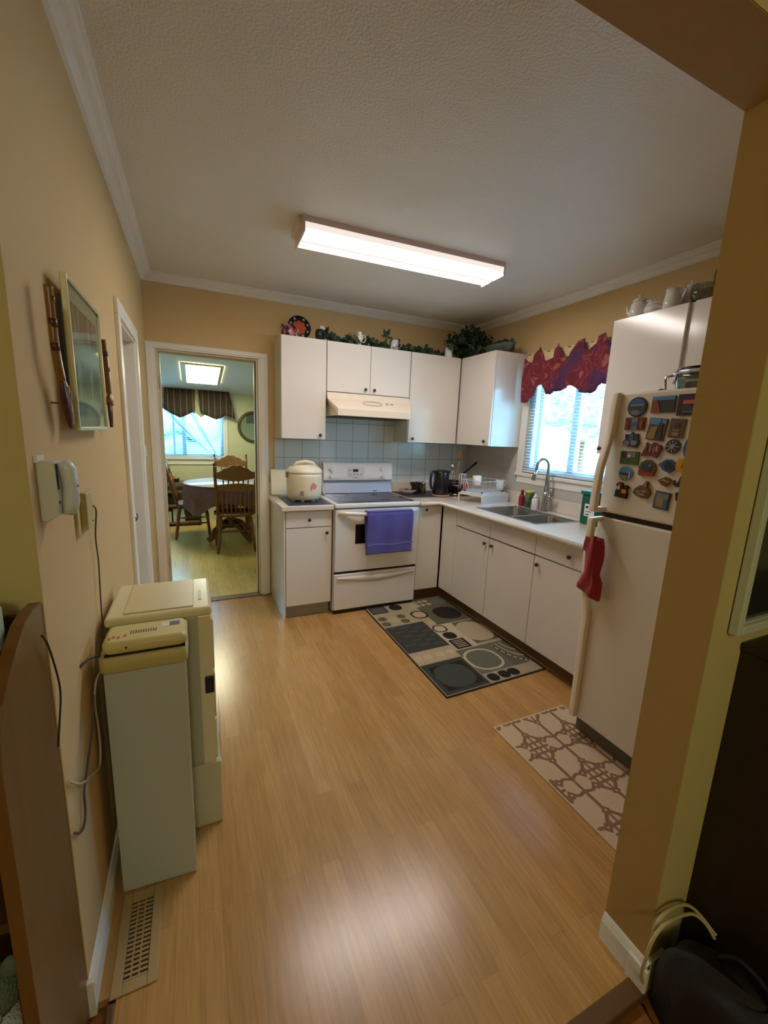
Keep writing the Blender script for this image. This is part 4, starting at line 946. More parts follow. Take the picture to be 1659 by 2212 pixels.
P('handle', MB().tube(smooth([(kx - .055, ky - .01, 1.150), (kx - .105, ky - .02, 1.148), (kx - .130, ky - .025, 1.11), (kx - .130, ky - .025, 1.04), (kx - .112, ky - .02, .995), (kx - .07, ky - .01, .985)]), .012, 10), BLACKP, ke)
# bits left of the kettle
T(P('garlic_heap_bowl', MB().lathe([(.04, 0), (.06, .01), (.085, .04), (.082, .042), (.05, .012)], 2.14, -.20, ZT + .006, 24), M('clear_pale_bowl', (170, 160, 150), .3)), 'shallow pale bowl right beside the stove back corner', 'bowl')
for i, (gx, gy, gz) in enumerate(((2.115, -.21, .945), (2.16, -.225, .945), (2.14, -.18, .95))):
    T(P('shallot', MB().ball(gx, gy, gz, .022, .02, .019), M('shallot_skin', (96, 68, 58), .5)), 'brown shallot lying in the pale bowl beside the stove', 'shallot', 'shallots in the bowl')
T(P('mortar', MB().lathe([(.036, 0), (.042, .01), (.03, .03), (.034, .06), (.052, .10), (.05, .105), (.04, .09)], 2.225, -.19, ZT + .006, 24), M('black_stone', (30, 28, 28), .5)), 'black stone mortar between the pale bowl and the glass jars', 'mortar')
for i, (jx, jy, lab) in enumerate(((2.285, -.135, 'clear glass spice jar beside the black mortar'), (2.335, -.12, 'clear glass spice jar in the middle of the jars'), (2.305, -.21, 'clear glass spice jar standing in front of the two others'))):
    j = thing('spice_jar', lab, 'jar', (jx, jy, ZT + .006), 'spice jars by the kettle')
    P('glass_body', MB().lathe([(.022, 0), (.024, .01), (.024, .075), (.018, .085)], jx, jy, ZT + .006, 18, caps=False), JARG, j, solid=.0015)
    P('spice', MB().lathe([(.02, .002), (.021, .05), (.002, .052)], jx, jy, ZT + .006, 16), M('ochre_spice', (120, 100, 50), .9), j)
    P('jar_lid', MB().lathe([(.021, .085), (.022, .105), (.004, .107)], jx, jy, ZT + .006, 18), STEEL, j)
# utensil crock
uc = T(P('utensil_crock', MB().lathe([(.05, 0), (.06, .02), (.062, .12), (.058, .125), (.05, .03)], 2.66, -.20, ZT + .006, 24), M('dark_brown_glaze', (52, 36, 32), .3)), 'dark brown utensil crock in the worktop corner', 'crock')
sp = thing('wooden_spoon', 'wooden spoon standing upright in the utensil crock', 'spoon', (2.69, -.2, 1.0))
P('handle', MB().tube([(2.665, -.19, .96), (2.70, -.215, 1.24)], [.006, .007], 8), wood('spoon_wood', (190, 140, 80), (170, 120, 66), .6), sp)
P('bowl', MB().ball(2.707, -.222, 1.31, .033, .010, .050), wood('spoon_wood2', (190, 140, 80), (176, 126, 70), .6), sp)
la = thing('steel_ladle', 'steel ladle with its bowl up beside the wooden spoon', 'ladle', (2.63, -.2, 1.0))
P('handle', MB().tube([(2.655, -.19, .96), (2.630, -.21, 1.16)], .004, 8), STEEL, la)
P('bowl', MB().ball(2.625, -.215, 1.185, .028, .02, .028), CHROME, la)
sl = thing('black_spatula', 'black-handled spatula leaning out of the utensil crock', 'spatula', (2.70, -.2, 1.0))
P('handle', MB().tube([(2.67, -.21, .99), (2.76, -.25, 1.13)], .005, 8), STEEL, sl)
P('grip', MB().tube([(2.74, -.24, 1.115), (2.855, -.29, 1.235)], [.009, .012], 10), BLACKP, sl)
fp = thing('small_pan', 'small black pan behind the kettle with a light paper in it', 'pan', (2.60, -.30, ZT))
P('pan_body', MB().lathe([(.05, 0), (.062, .06), (.085, .075), (.088, .08), (.06, .07)], 2.60, -.335, ZT + .02, 24), BLACKP, fp)
P('paper', MB().box(2.57, 2.62, -.37, -.33, 1.011, 1.014), WHITE, fp)
P('stand', MB().lathe([(.06, 0), (.06, .02)], 2.60, -.335, ZT + .0005, 20), STEEL, fp)
T(P('red_sponge_holder', MB().lathe([(.012, 0), (.024, .01), (.026, .04), (.014, .06)], 2.60, -.475, .995, 14), mc('red_plastic', (180, 40, 44))), 'red plastic cup at the kettle end of the dish rack', 'cup')

# draining board riser and rack, set at an angle
A = Vector((2.437, -.608, ZT)); B = Vector((2.515, -.855, ZT)); Cc = Vector((2.865, -.775, ZT)); D = A + (Cc - B)
rz_ = thing('drying_stand', 'low cream and white stand under the dish rack', 'stand', (2.65, -.70, ZT))
def quadprism(a, b, c, d, z0, z1):
    mb = MB(); mb.prism([(p.x, p.y) for p in (a, b, c, d)], z0, z1, 'z'); return mb
P('top_board', quadprism(A, B, Cc, D, .976, .990), M('cream_board2', (230, 220, 190), .4), rz_, bevel=.002)
e1 = (B - A).normalized() * .012; e2 = (Cc - B).normalized() * .012
P('front_panel', quadprism(B, B - e1, Cc - e1, Cc, ZT, .976), M('white_panel', (214, 218, 224), .35), rz_)
P('leg_panel', quadprism(A, A + e2, A + e2 + e1, A + e1, ZT, .976), M('cream_board3', (230, 220, 190), .4), rz_)
P('leg_panel', quadprism(D, D + e1, D + e1 - e2, D - e2, ZT, .976), M('cream_board4', (230, 220, 190), .4), rz_)
tr = T(P('drip_tray', quadprism(A + e2 * 1.2 + e1, B + e2 * 1.2 - e1, Cc - e2 - e1, D - e2 + e1, .990, 1.003), M('pale_blue_tray', (206, 216, 228), .3), bevel=.004), 'pale blue-white drip tray between the dish rack and its stand', 'tray')
dk = thing('dish_rack', 'white wire dish rack on the drip tray beside the sink', 'dish rack', (2.65, -.7, 1.0))
WIRE = M('white_coated_wire', (214, 216, 220), .35)
ea = (B - A); eb = (Cc - B)
def q(u, v, z): # u along the short side (A to B), v along the long side
    p = A + ea * u + eb * v; return (p.x, p.y, z)
mb = MB()
zt, zb = 1.105, 1.016
lo = [q(.16, .10, zb), q(.86, .10, zb), q(.86, .88, zb), q(.16, .88, zb), q(.16, .10, zb)]
hi = [q(.06, .03, zt), q(.94, .03, zt), q(.94, .95, zt), q(.06, .95, zt), q(.06, .03, zt)]
mb.tube(hi, .0032, 6); mb.tube(lo, .0025, 6)
P('rim_wire', mb, WIRE, dk)
mb = MB()
for k in range(13):
    v = .10 + .78 * k / 12; vo = .03 + .92 * k / 12
    mb.tube([q(.06, vo, zt), q(.16, v, zb), q(.86, v, zb), q(.94, vo, zt)], .0014, 5)
for k in range(5):
    u = .16 + .7 * k / 4; uo = .06 + .88 * k / 4
    mb.tube([q(uo, .03, zt), q(u, .10, zb), q(u, .88, zb), q(uo, .95, zt)], .0014, 5)
P('basket_wire', mb, WIRE, dk)
for u, v in ((.16, .10), (.86, .10), (.86, .88), (.16, .88)):
    p = q(u, v, 1.003); P('foot', MB().lathe([(.006, 0), (.006, .014)], p[0], p[1], p[2], 10), BLACKP, dk)
mb = MB(); mb.tube([q(.02, -.01, 1.15), q(.02, .16, 1.15), q(.10, .16, 1.15), q(.10, -.01, 1.15), q(.02, -.01, 1.15)], .0025, 6)
for u, v in ((.02, -.01), (.02, .16), (.10, .16), (.10, -.01)): mb.tube([q(u, v, 1.15), q(u, v, 1.02)], .0018, 5)
P('cutlery_holder', mb, WIRE, dk)
def tumbler(x, y, z, r, h, mat, label, name='cup', tilt=0, tr=.72):
    mb = MB().lathe([(r * tr, 0), (r * tr, .003), (r, h), (r * .95, h), (r * tr * .9, .006)], 0, 0, 0, 24)
    mb.xf(Matrix.Translation((x, y, z)) @ Matrix.Rotation(R(tilt), 4, 'Y'))
    return T(P(name, mb, mat), label, 'cup')
p = q(.30, .42, 1.055); tumbler(p[0], p[1], p[2], .042, .082, WHITE, 'white ribbed cup leaning in the middle of the dish rack', tilt=-6)
p = q(.70, .93, 1.02); tumbler(p[0], p[1], p[2], .038, .086, WHITEP, 'bluish white plastic cup at the window end of the dish rack')

# bottles by the sink
bt = thing('soap_bottle', 'dark red squeeze bottle nearest the dish rack on the sink ledge', 'bottle', (2.84, -.972, ZT), 'bottles behind the sink')
P('body', MB().lathe([(.022, 0), (.025, .01), (.025, .075), (.020, .09), (.012, .10)], 2.84, -.972, ZT, 20), mc('dark_red_plastic', (140, 40, 56)), bt)
P('cap', MB().lathe([(.013, .10), (.013, .135), (.008, .14)], 2.84, -.972, ZT, 16), mc('red_cap', (150, 40, 56)), bt)
bt = thing('cleanser_can', 'green and yellow cleanser can with a red round label by the sink', 'can', (2.845, -1.045, ZT), 'bottles behind the sink')
P('body', MB().lathe([(.033, 0), (.033, .125)], 2.85, -1.045, ZT, 24), mc('green_print', (40, 110, 74)), bt)
P('top_band', MB().lathe([(.0335, .118), (.0335, .142), (.02, .144)], 2.85, -1.045, ZT, 24), mc('yellow_print', (206, 190, 60)), bt)
mb = MB(); ring = []
for k in range(20):
    a = 2 * PI * k / 20; aa = R(215) + .8 * math.cos(a); ring.append((2.85 + .0342 * math.cos(aa), -1.045 + .0342 * math.sin(aa), ZT + .075 + .026 * math.sin(a)))
mb.add(ring, [tuple(range(20))]); P('round_label', mb, mc('red_label', (200, 60, 70)), bt)
bt = thing('oil_bottle', 'clear bottle with a little yellow liquid between the cleanser and the white bottle', 'bottle', (2.83, -1.115, ZT), 'bottles behind the sink')
P('body', MB().lathe([(.024, 0), (.026, .01), (.026, .08), (.012, .115), (.012, .135)], 2.83, -1.115, ZT, 20, caps=False), glass('yellow_tint_glass', (220, 225, 190), .2), bt, solid=.0015)
P('liquid', MB().lathe([(.022, .004), (.0235, .028), (.002, .029)], 2.83, -1.115, ZT, 18), mc('yellow_liquid', (196, 186, 70)), bt)
P('spray_top', MB().box(2.80, 2.845, -1.123, -1.107, ZT + .135, ZT + .152), mc('pale_green_plastic', (200, 220, 206)), bt, bevel=.003)
bt = thing('lotion_bottle', 'white pump bottle standing against the faucet base', 'bottle', (2.80, -1.175, ZT), 'bottles behind the sink')
P('body', MB().lathe([(.024, 0), (.026, .008), (.026, .085), (.018, .097)], 2.795, -1.170, ZT, 20), WHITE, bt)
P('pump', MB().lathe([(.016, .097), (.018, .115), (.008, .118), (.006, .135)], 2.795, -1.170, ZT, 16), WHITE, bt)
# green canister
gc = thing('green_canister', 'dark green lidded canister with a white label beside the fridge', 'canister', (2.78, -1.72, ZT))
P('body', MB().box(2.735, 2.835, -1.785, -1.655, ZT, ZT + .205), mc('dark_green_plastic', (16, 96, 72)), gc, bevel=.012, seg=3)
P('lid', MB().box(2.728, 2.842, -1.793, -1.647, ZT + .205, ZT + .232), mc('teal_lid', (20, 112, 96)), gc, bevel=.006)
lb = P('label_sheet', MB().box(2.733, 2.7345, -1.77, -1.69, ZT + .06, ZT + .145), WHITE, gc)
P('label_marks', MB().box(2.7322, 2.733, -1.72, -1.70, ZT + .115, ZT + .13).box(2.7322, 2.733, -1.745, -1.705, ZT + .09, ZT + .095).box(2.7322, 2.733, -1.73, -1.70, ZT + .07, ZT + .076), mc('ink_black', (40, 40, 40)), lb)

# ------------------------------------------------------------------ floor mats
def rug1():
    A = (1.565, -.600); ux = (.780, .025); vy = (-.010, -1.305)
    def uvp(u, v): return (A[0] + ux[0] * u + vy[0] * v, A[1] + ux[1] * u + vy[1] * v)
    mb = MB(); lay = [0]
    def poly(pts, mi):
        lay[0] += 1; z = .0062 + .00002 * lay[0]
        mb.add([(p[0], p[1], z) for p in pts], [tuple(range(len(pts)))], mi)
    def rect(u0, u1, v0, v1, mi): poly([uvp(u0, v0), uvp(u1, v0), uvp(u1, v1), uvp(u0, v1)], mi)
    def circ(u, v, r, mi, k=1.0, sq=2.4):
        c0 = uvp(u, v); pts = []
        for q_ in range(32):
            a = 2 * PI * q_ / 32; cx_, sx_ = math.cos(a), math.sin(a)
            pts.append((c0[0] + r * math.copysign(abs(cx_) ** (2 / sq), cx_), c0[1] + r * k * math.copysign(abs(sx_) ** (2 / sq), sx_)))
        poly(pts, mi)
    mb.prism([uvp(0, 0), uvp(1, 0), uvp(1, 1), uvp(0, 1)], .0005, .006, 'z', 0)
    TAN, TAN2, OLV, SLT, BLK, GRY, LGT, GG = 1, 2, 3, 4, 5, 6, 7, 8
    rect(.012, .988, .008, .992, TAN)
    rect(.02, .60, .012, .305, TAN)
    rect(.62, .988, .012, .13, OLV); rect(.56, .988, .12, .385, OLV)
    rect(.03, .22, .02, .118, BLK); rect(.045, .205, .03, .108, GRY)
    circ(.334, .066, .056, BLK)
    circ(.535, .043, .034, TAN2); circ(.528, .103, .034, TAN2)
    circ(.499, .219, .072, BLK); circ(.499, .219, .056, TAN2)
    for u, v in ((.079, .195), (.074, .266), (.295, .198), (.291, .265)): circ(u, v, .036, OLV)
    circ(.19, .23, .045, TAN2)
    circ(.814, .257, .117, BLK)
    for u, v in ((.665, .046), (.734, .044), (.664, .097), (.74, .096)): circ(u, v, .023, TAN2)
    circ(.892, .071, .066, GG)
    rect(.018, .455, .31, .615, SLT)
    for k in range(14):   # woven dashes of the dark square
        u = .04 + .4 * ((k * 37) % 100) / 100; v = .325 + .27 * k / 14; rect(u * .9, u * .9 + .10, v, v + .004, GG)
    circ(.52, .345, .035, TAN2)
    rect(.455, .705, .39, .68, LGT)
    circ(.536, .434, .058, BLK); circ(.536, .434, .045, LGT); circ(.553, .526, .052, BLK)
    rect(.48, .645, .574, .674, BLK)
    for k in range(5): rect(.505, .62, .588 + .016 * k, .594 + .016 * k, LGT)
    rect(.715, .988, .398, .657, OLV); circ(.845, .53, .125, TAN2, 1.25)
    rect(.018, .47, .622, .735, TAN2)
    for u in (.055, .155, .278, .396): circ(u, .678, .030, LGT)
    rect(.018, .43, .74, .988, SLT); rect(.06, .40, .77, .965, BLK); circ(.225, .868, .128, 9, .96)
    rect(.44, .80, .684, .915, GG); circ(.60, .804, .130, LGT); circ(.60, .804, .112, GG)
    rect(.44, .988, .918, .988, TAN)
    for u, v in ((.502, .955), (.616, .955), (.714, .955)): circ(u, v, .039, BLK)
    rect(.80, .988, .684, .918, OLV)
    c0 = (1.0, .69)
    for k, r_ in enumerate((.185, .165, .14, .115, .09, .065)):
        pts = []
        for t in range(13):
            a = R(2 + 86 * t / 12); pts.append(uvp(min(.986, c0[0] - r_ * math.cos(a)), c0[1] + r_ * 1.22 * math.sin(a)))
        for t in range(12, -1, -1):
            a = R(2 + 86 * t / 12); pts.append(uvp(min(.986, c0[0] - (r_ - .011) * math.cos(a)), c0[1] + (r_ - .011) * 1.22 * math.sin(a)))
        poly(pts, LGT if k % 2 == 0 else GG)
    for k in range(7):
        a = R(8 + 12 * k); rect(.985 - .175 * math.cos(a), .985 - .175 * math.cos(a) + .02, .69 + .21 * math.sin(a), .70 + .21 * math.sin(a), BLK)
    cols = [(44, 42, 36), (172, 158, 130), (184, 166, 136), (98, 94, 74), (60, 63, 60), (34, 26, 26), (84, 84, 82), (196, 182, 152), (104, 106, 92), (66, 74, 70)]
    mats = [M('rug_yarn_%d' % i, c_, .95, bump=.4, bscale=400, var=.06, vscale=60) for i, c_ in enumerate(cols)]
    return P('patterned_rug', mb, mats)
T(rug1(), 'dark patterned kitchen rug of circles and squares before the sink cabinets', 'rug')

def rug2():
    mb = MB(); x0, x1, y0, y1 = 1.648, 2.140, -2.935, -2.196
    mb.box(x0, x1, y0, y1, .0005, .006, 0)
    m = .012; L_ = [0]
    def seg(a, b, w):
        a = Vector(a); b = Vector(b); d = (b - a)
        if d.length < 1e-6: return
        # clip to the rug
        t0, t1 = 0.0, 1.0
        for (o, dd, lo_, hi_) in ((a.x, d.x, x0 + m, x1 - m), (a.y, d.y, y0 + m, y1 - m)):
            if abs(dd) < 1e-9:
                if o < lo_ or o > hi_: return
            else:
                ta, tb = (lo_ - o) / dd, (hi_ - o) / dd
                if ta > tb: ta, tb = tb, ta
                t0 = max(t0, ta); t1 = min(t1, tb)
        if t0 >= t1: return
        p, q_ = a + d * t0, a + d * t1; nrm = Vector((-d.y, d.x)).normalized() * w * .64
        L_[0] += 1; z = .0062 + .000004 * L_[0]
        mb.add([(p.x + nrm.x, p.y + nrm.y, z), (q_.x + nrm.x, q_.y + nrm.y, z), (q_.x - nrm.x, q_.y - nrm.y, z), (p.x - nrm.x, p.y - nrm.y, z)], [(0, 1, 2, 3)], 1)
    pu, pv = .264, .458
    def cluster(cu, cv):
        def Q(u, v): return (x0 + cu + u, y1 - cv - v)
        def ln(a, b, w): seg(Q(*a), Q(*b), w)
        N_ = dict(T=(0, -.093), B=(0, .087), LT=(-.06, -.035), LB=(-.06, .032), RT=(.06, -.035), RB=(.06, .032))
        for k in N_:
            u, v = N_[k]; h = .017
            for w_, mi_ in ((.023, 1), (.006, 0)):
                p = [Q(u, v - w_), Q(u + w_, v), Q(u, v + w_), Q(u - w_, v)]
                if all(x0 + m < q_[0] < x1 - m and y0 + m < q_[1] < y1 - m for q_ in p):
                    L_[0] += 1; mb.add([(q_[0], q_[1], .0064 + (.0004 if mi_ == 0 else 0) + .000004 * L_[0]) for q_ in p], [(0, 1, 2, 3)], mi_)
        for a, b in (('T', 'LT'), ('T', 'RT'), ('B', 'LB'), ('B', 'RB')): ln(N_[a], N_[b], .012)
        ln((0, -.093), (0, .087), .009)
        for v in (-.035, 0, .032): ln((-.06, v), (.06, v), .010)
        for u in (-.032, .032): ln((u, -.06), (u, .058), .010)
        for sx_ in (-1, 1):
            ln((sx_ * .06, -.035), (sx_ * .095, -.045), .011); ln((sx_ * .095, -.045), (sx_ * .132, -.028), .011)
            ln((sx_ * .06, .032), (sx_ * .095, .046), .011); ln((sx_ * .095, .046), (sx_ * .132, .036), .011)
        ln((.132, -.03), (.132, .038), .011)
        ln((.132, -.030), (.132, -.142), .013)
        ln((.132, .038), (.132, .136), .013)
    for i in range(-1, 3):
        for j in range(-1, 3):
            cluster(.116 + pu * i, .203 + pv * j); cluster(.246 + pu * i, .432 + pv * j)
    return P('trellis_rug', mb, [M('beige_pile', (214, 190, 160), .95, bump=.4, bscale=350), M('taupe_pile', (142, 112, 86), .95, bump=.4, bscale=350)])
T(rug2(), 'small beige mat with a taupe lattice pattern before the fridge', 'rug')

# ------------------------------------------------------------------ ceiling lamp
lm = thing('ceiling_light', 'long fluorescent ceiling light with a wraparound lens', 'ceiling light', (1.5, -1.28, H))
rot = Matrix.Translation((1.475, -1.278, 0)) @ Matrix.Rotation(R(-2.4), 4, 'Z')
LL, LW = .625, .118
P('housing', MB().box(-LL + .004, LL - .004, -LW + .02, LW - .02, H - .04, H - .0005).xf(rot), M('lamp_housing', (226, 214, 206), .4), lm, bevel=.003)
def lamp_mat():
    m = bpy.data.materials.new('lit_diffuser'); nt, N, L, b = nodes(m)
    tc = N.new('ShaderNodeTexCoord'); sp_ = N.new('ShaderNodeSeparateXYZ')
    L.new(tc.outputs['Object'], sp_.inputs[0])
    # bright where the two tubes sit behind the plastic, dimmer between them and at the ends
    ab = N.new('ShaderNodeMath'); ab.operation = 'MULTIPLY_ADD'; ab.inputs[1].default_value = math.tan(R(2.4)); L.new(sp_.outputs['X'], ab.inputs[0]); L.new(sp_.outputs['Y'], ab.inputs[2])
    a2 = N.new('ShaderNodeMath'); a2.operation = 'ABSOLUTE'; L.new(ab.outputs[0], a2.inputs[0])
    cr = N.new('ShaderNodeValToRGB'); e = cr.color_ramp.elements
    e[0].position = .0; e[0].color = (.021, .021, .020, 1); e[1].position = .26; e[1].color = (1, 1, 1, 1)
    e.new(.10).color = (.022, .022, .021, 1); e.new(.80).color = (1, 1, 1, 1); e.new(.93).color = (.05, .05, .045, 1); e.new(.99).color = (.026, .022, .022, 1)
    mr = N.new('ShaderNodeMapRange'); mr.inputs['From Max'].default_value = LW; L.new(a2.outputs[0], mr.inputs[0]); L.new(mr.outputs[0], cr.inputs[0])
    ms = N.new('ShaderNodeMath'); ms.operation = 'MULTIPLY'; ms.inputs[1].default_value = 23.0; L.new(cr.outputs[0], ms.inputs[0])
    L.new(ms.outputs[0], b.inputs['Emission Strength']); b.inputs['Emission Color'].default_value = lin((251, 240, 234)); b.inputs['Base Color'].default_value = lin((240, 232, 226))
    b.inputs['Roughness'].default_value = .3
    return m
prof = [(-LW, H - .032), (-LW, H - .055), (-LW + .012, H - .072), (-.05, H - .080), (.05, H - .080), (LW - .012, H - .072), (LW, H - .055), (LW, H - .032)]
mb = MB()
rings = [[(x, y, z) for y, z in prof] for x in (-LL + .012, LL - .012)]
mb.loft(rings, smooth=False)
lm.location = (1.475, -1.278, H)
P('lens', mb.xf(rot), lamp_mat(), lm)
mb = MB()
for s_ in (-1, 1):
    mb.box(s_ * LL, s_ * (LL - .012), -LW - .002, LW + .002, H - .082, H - .001)
P('end_cap', mb.xf(rot), M('lamp_end_plastic', (232, 214, 204), .35), lm, bevel=.004)
mb = MB()
for s_ in (-1, 1):
    mb.box(-LL + .012, LL - .012, s_ * (LW - .012), s_ * (LW - .002), H - .034, H - .002)
P('side_rail', mb.xf(rot), M('lamp_rail', (226, 206, 202), .35), lm)

# ------------------------------------------------------------------ left wall things
GOLD = M('pale_gold_frame', (206, 200, 160), .35, .2)
pf = thing('framed_picture', 'gold-framed glazed waterfall print on the left wall between the wooden fork and spoon', 'picture', (.02, -2.18, 1.45))
y0, y1, z0, z1 = -2.377, -1.985, 1.450, 1.820
P('backing', MB().box(.001, .026, y0 + .085, y1 - .05, z0 + .03, z1 - .03), BLACKP, pf)
mb = MB(); f = .010
fbox(mb, 'x', .024, .038, y0, y1, z0, z1, f)
P('frame', mb, GOLD, pf, bevel=.002)
P('mount', MB().box(.026, .030, y0 + f, y1 - f, z0 + f, z1 - f), M('cream_mount', (216, 212, 190), .6), pf)
def wfall_glare():
    m = bpy.data.materials.new('waterfall_print_glare'); nt, N, L, b = nodes(m)
    tc = N.new('ShaderNodeTexCoord'); sp_ = N.new('ShaderNodeSeparateXYZ'); L.new(tc.outputs['Object'], sp_.inputs[0])
    mp = N.new('ShaderNodeMapping'); mp.inputs['Scale'].default_value = (1, 26, 3); L.new(tc.outputs['Object'], mp.inputs[0])
    nz = N.new('ShaderNodeTexNoise'); nz.inputs['Scale'].default_value = 1.2; nz.inputs['Detail'].default_value = 3; L.new(mp.outputs[0], nz.inputs['Vector'])
    cr = N.new('ShaderNodeValToRGB'); e = cr.color_ramp.elements
    for p_, c_ in ((.0, (190, 206, 212)), (.20, (170, 190, 195)), (.27, (60, 74, 74)), (.46, (90, 106, 102)), (.52, (206, 216, 208)), (.62, (190, 200, 190)), (.68, (84, 68, 68)), (.82, (128, 88, 80)), (1.0, (74, 62, 68))):  # pale middle band paints a bright reflection in the glass over the print
        el = e.new(p_) if p_ not in (0.0, 1.0) else e[0 if p_ == 0 else -1]
        el.color = lin(c_)
    mr = N.new('ShaderNodeMapRange'); mr.inputs['From Min'].default_value = 0; mr.inputs['From Max'].default_value = .37; L.new(sp_.outputs['Z'], mr.inputs[0]); L.new(mr.outputs[0], cr.inputs[0])
    mx = N.new('ShaderNodeMix'); mx.data_type = 'RGBA'; mx.inputs['B'].default_value = lin((190, 200, 196))
    r2 = N.new('ShaderNodeMapRange'); r2.inputs['From Min'].default_value = .52; r2.inputs['From Max'].default_value = .62; r2.inputs['To Max'].default_value = .8; L.new(nz.outputs['Fac'], r2.inputs[0])
    L.new(r2.outputs[0], mx.inputs['Factor']); L.new(cr.outputs[0], mx.inputs['A']); L.new(mx.outputs['Result'], b.inputs['Base Color'])
    b.inputs['Roughness'].default_value = .5
    return m
P('print', MB().box(.030, .0305, y0 + .055, y1 - .035, z0 + .035, z1 - .05), wfall_glare(), pf)
gm = glass('picture_glass', (240, 245, 242), .16)
P('glass_sheet', MB().box(.0320, .0330, y0 + f, y1 - f, z0 + f, z1 - f), gm, pf)

WS = wood('carved_handle_wood', (150, 104, 48), (110, 72, 32), .3, 'z', 2)
WDK = wood('dark_carved_wood', (90, 52, 44), (70, 38, 32), .3, 'z', 2)
sp = thing('wooden_wall_spoon', 'large carved wooden spoon hung on the near side of the picture', 'spoon', (.03, -2.47, 1.45))
P('handle', MB().tube(smooth([(.030, -2.503, 1.755), (.030, -2.500, 1.70), (.030, -2.496, 1.63), (.030, -2.484, 1.59), (.030, -2.472, 1.565)]), .0085, 10), WS, sp)
for za, zb in ((1.735, 1.722), (1.690, 1.672), (1.64, 1.625)): P('carving', MB().tube([(.031, -2.5015, za), (.031, -2.4985, zb)], [.0088, .0088], 8), WDK, sp)
mb = MB().ball(0, 0, 0, .010, .021, .064)
mb.xf(Matrix.Translation((.030, -2.446, 1.514)) @ Matrix.Rotation(R(20), 4, 'X'))
P('bowl', mb, WDK, sp)
for a, b_ in ((-.006, .024), (.008, .014), (.002, -.016)): P('inlay', MB().ball(.0385, -2.449 + a, 1.520 + b_, .0025, .004, .011, 8), mc('pale_inlay', (190, 160, 110)), sp)
P('hanger', MB().tube([(.0, -2.447, 1.514), (.03, -2.447, 1.514)], .002, 6), WDK, sp)
fk = thing('wooden_wall_fork', 'large carved wooden fork hung on the far side of the picture', 'fork', (.03, -1.88, 1.45))
P('handle', MB().tube(smooth([(.030, -1.903, 1.752), (.030, -1.888, 1.70), (.030, -1.874, 1.63), (.030, -1.868, 1.575)]), .0085, 10), WS, fk)
for za, zb in ((1.715, 1.70), (1.665, 1.65)): P('carving', MB().tube([(.031, -1.893 + (1.715 - za) * .28, za), (.031, -1.889 + (1.715 - za) * .28, zb)], .009, 8), WDK, fk)
P('fork_head', MB().tube([(.030, -1.868, 1.58), (.030, -1.867, 1.55), (.030, -1.867, 1.535)], [.010, .019, .020], 10, flat=.6), WS, fk)
for dy in (-.015, 0, .015): P('tine', MB().tube([(.030, -1.867 + dy, 1.54), (.030, -1.868 + dy, 1.50), (.030, -1.869 + dy * .8, 1.458)], [.006, .005, .003], 8), WDK, fk)
P('hanger', MB().tube([(.0, -1.868, 1.56), (.03, -1.868, 1.56)], .002, 6), WDK, fk)

# wall phone
ph = thing('wall_phone', 'white corded-style wall phone mounted near the wall end', 'phone', (.02, -2.54, 1.25))
P('wall_plate', MB().box(0, .006, -2.605, -2.56, 1.387, 1.402), WHITE, ph)
P('cradle', MB().prism([(0, 1.265), (.012, 1.262), (.030, 1.275), (.034, 1.31), (.032, 1.39), (0, 1.392)], -2.600, -2.545, 'y'), M('phone_plastic', (206, 208, 196), .35), ph, bevel=.003)
P('handset', MB().tube([(.038, -2.570, 1.388), (.047, -2.568, 1.37), (.049, -2.566, 1.335), (.047, -2.564, 1.30), (.040, -2.562, 1.272)], [.013, .016, .014, .016, .012], 12), M('handset_plastic', (216, 220, 222), .3), ph)
P('hook_slot', MB().box(.0325, .0335, -2.598, -2.585, 1.30, 1.385), DARKGAP, ph)
P('display_slot', MB().box(.0625, .0632, -2.572, -2.562, 1.333, 1.336), BLACKP, ph)
# jack box and cord
jb = thing('phone_jack_box', 'ivory phone jack box on the left wall below the picture', 'jack box', (.012, -2.27, 1.16))
P('plate', MB().box(0, .008, -2.345, -2.27, 1.165, 1.290), M('ivory_plastic', (206, 192, 136), .45), jb, bevel=.002)
P('cover', MB().box(.006, .024, -2.315, -2.245, 1.178, 1.282), M('ivory_plastic2', (202, 186, 128), .45), jb, bevel=.004)
P('screw', MB().ball(.0245, -2.262, 1.195, .002), DARKGAP, jb)
CORD = M('grey_cord', (92, 82, 78), .6); CORDW = M('white_cord', (206, 196, 178), .6)
T(P('phone_wire', MB().tube(smooth([(.024, -2.246, 1.235), (.026, -2.22, 1.215), (.012, -2.185, 1.13), (.012, -2.175, 1.05), (.012, -2.185, .98), (.012, -2.195, .90), (.012, -2.20, .80)]), .0022, 6), CORD), 'thin dark cord running down the wall from the jack box', 'wire')
T(P('black_wire', MB().tube(smooth([(.012, -2.715, 1.06), (.010, -2.68, 1.02), (.008, -2.64, .93), (.008, -2.635, .88), (.008, -2.655, .84), (.012, -2.70, .80)]), .002, 6), mc('dark_cord', (40, 30, 34))), 'black cord looping out from behind the wooden bookcase along the wall end', 'wire')
T(P('white_wire', MB().tube(smooth([(.020, -2.30, .748), (.012, -2.345, .735), (.008, -2.362, .68), (.008, -2.352, .60), (.008, -2.350, .53), (.008, -2.375, .485), (.008, -2.43, .51), (.008, -2.49, .545), (.008, -2.545, .575), (.008, -2.59, .612), (.006, -2.64, .665)]), .003, 6), CORDW), 'white cord sagging along the left wall behind the grey tall box', 'wire')
T(P('grey_wire', MB().tube(smooth([(.008, -2.372, .71), (.008, -2.41, .64), (.008, -2.49, .585), (.008, -2.545, .55), (.008, -2.552, .50), (.008, -2.575, .478), (.008, -2.61, .492), (.006, -2.642, .525)]), .003, 6), CORD), 'grey cord looping low on the left wall in front of the tall box', 'wire')
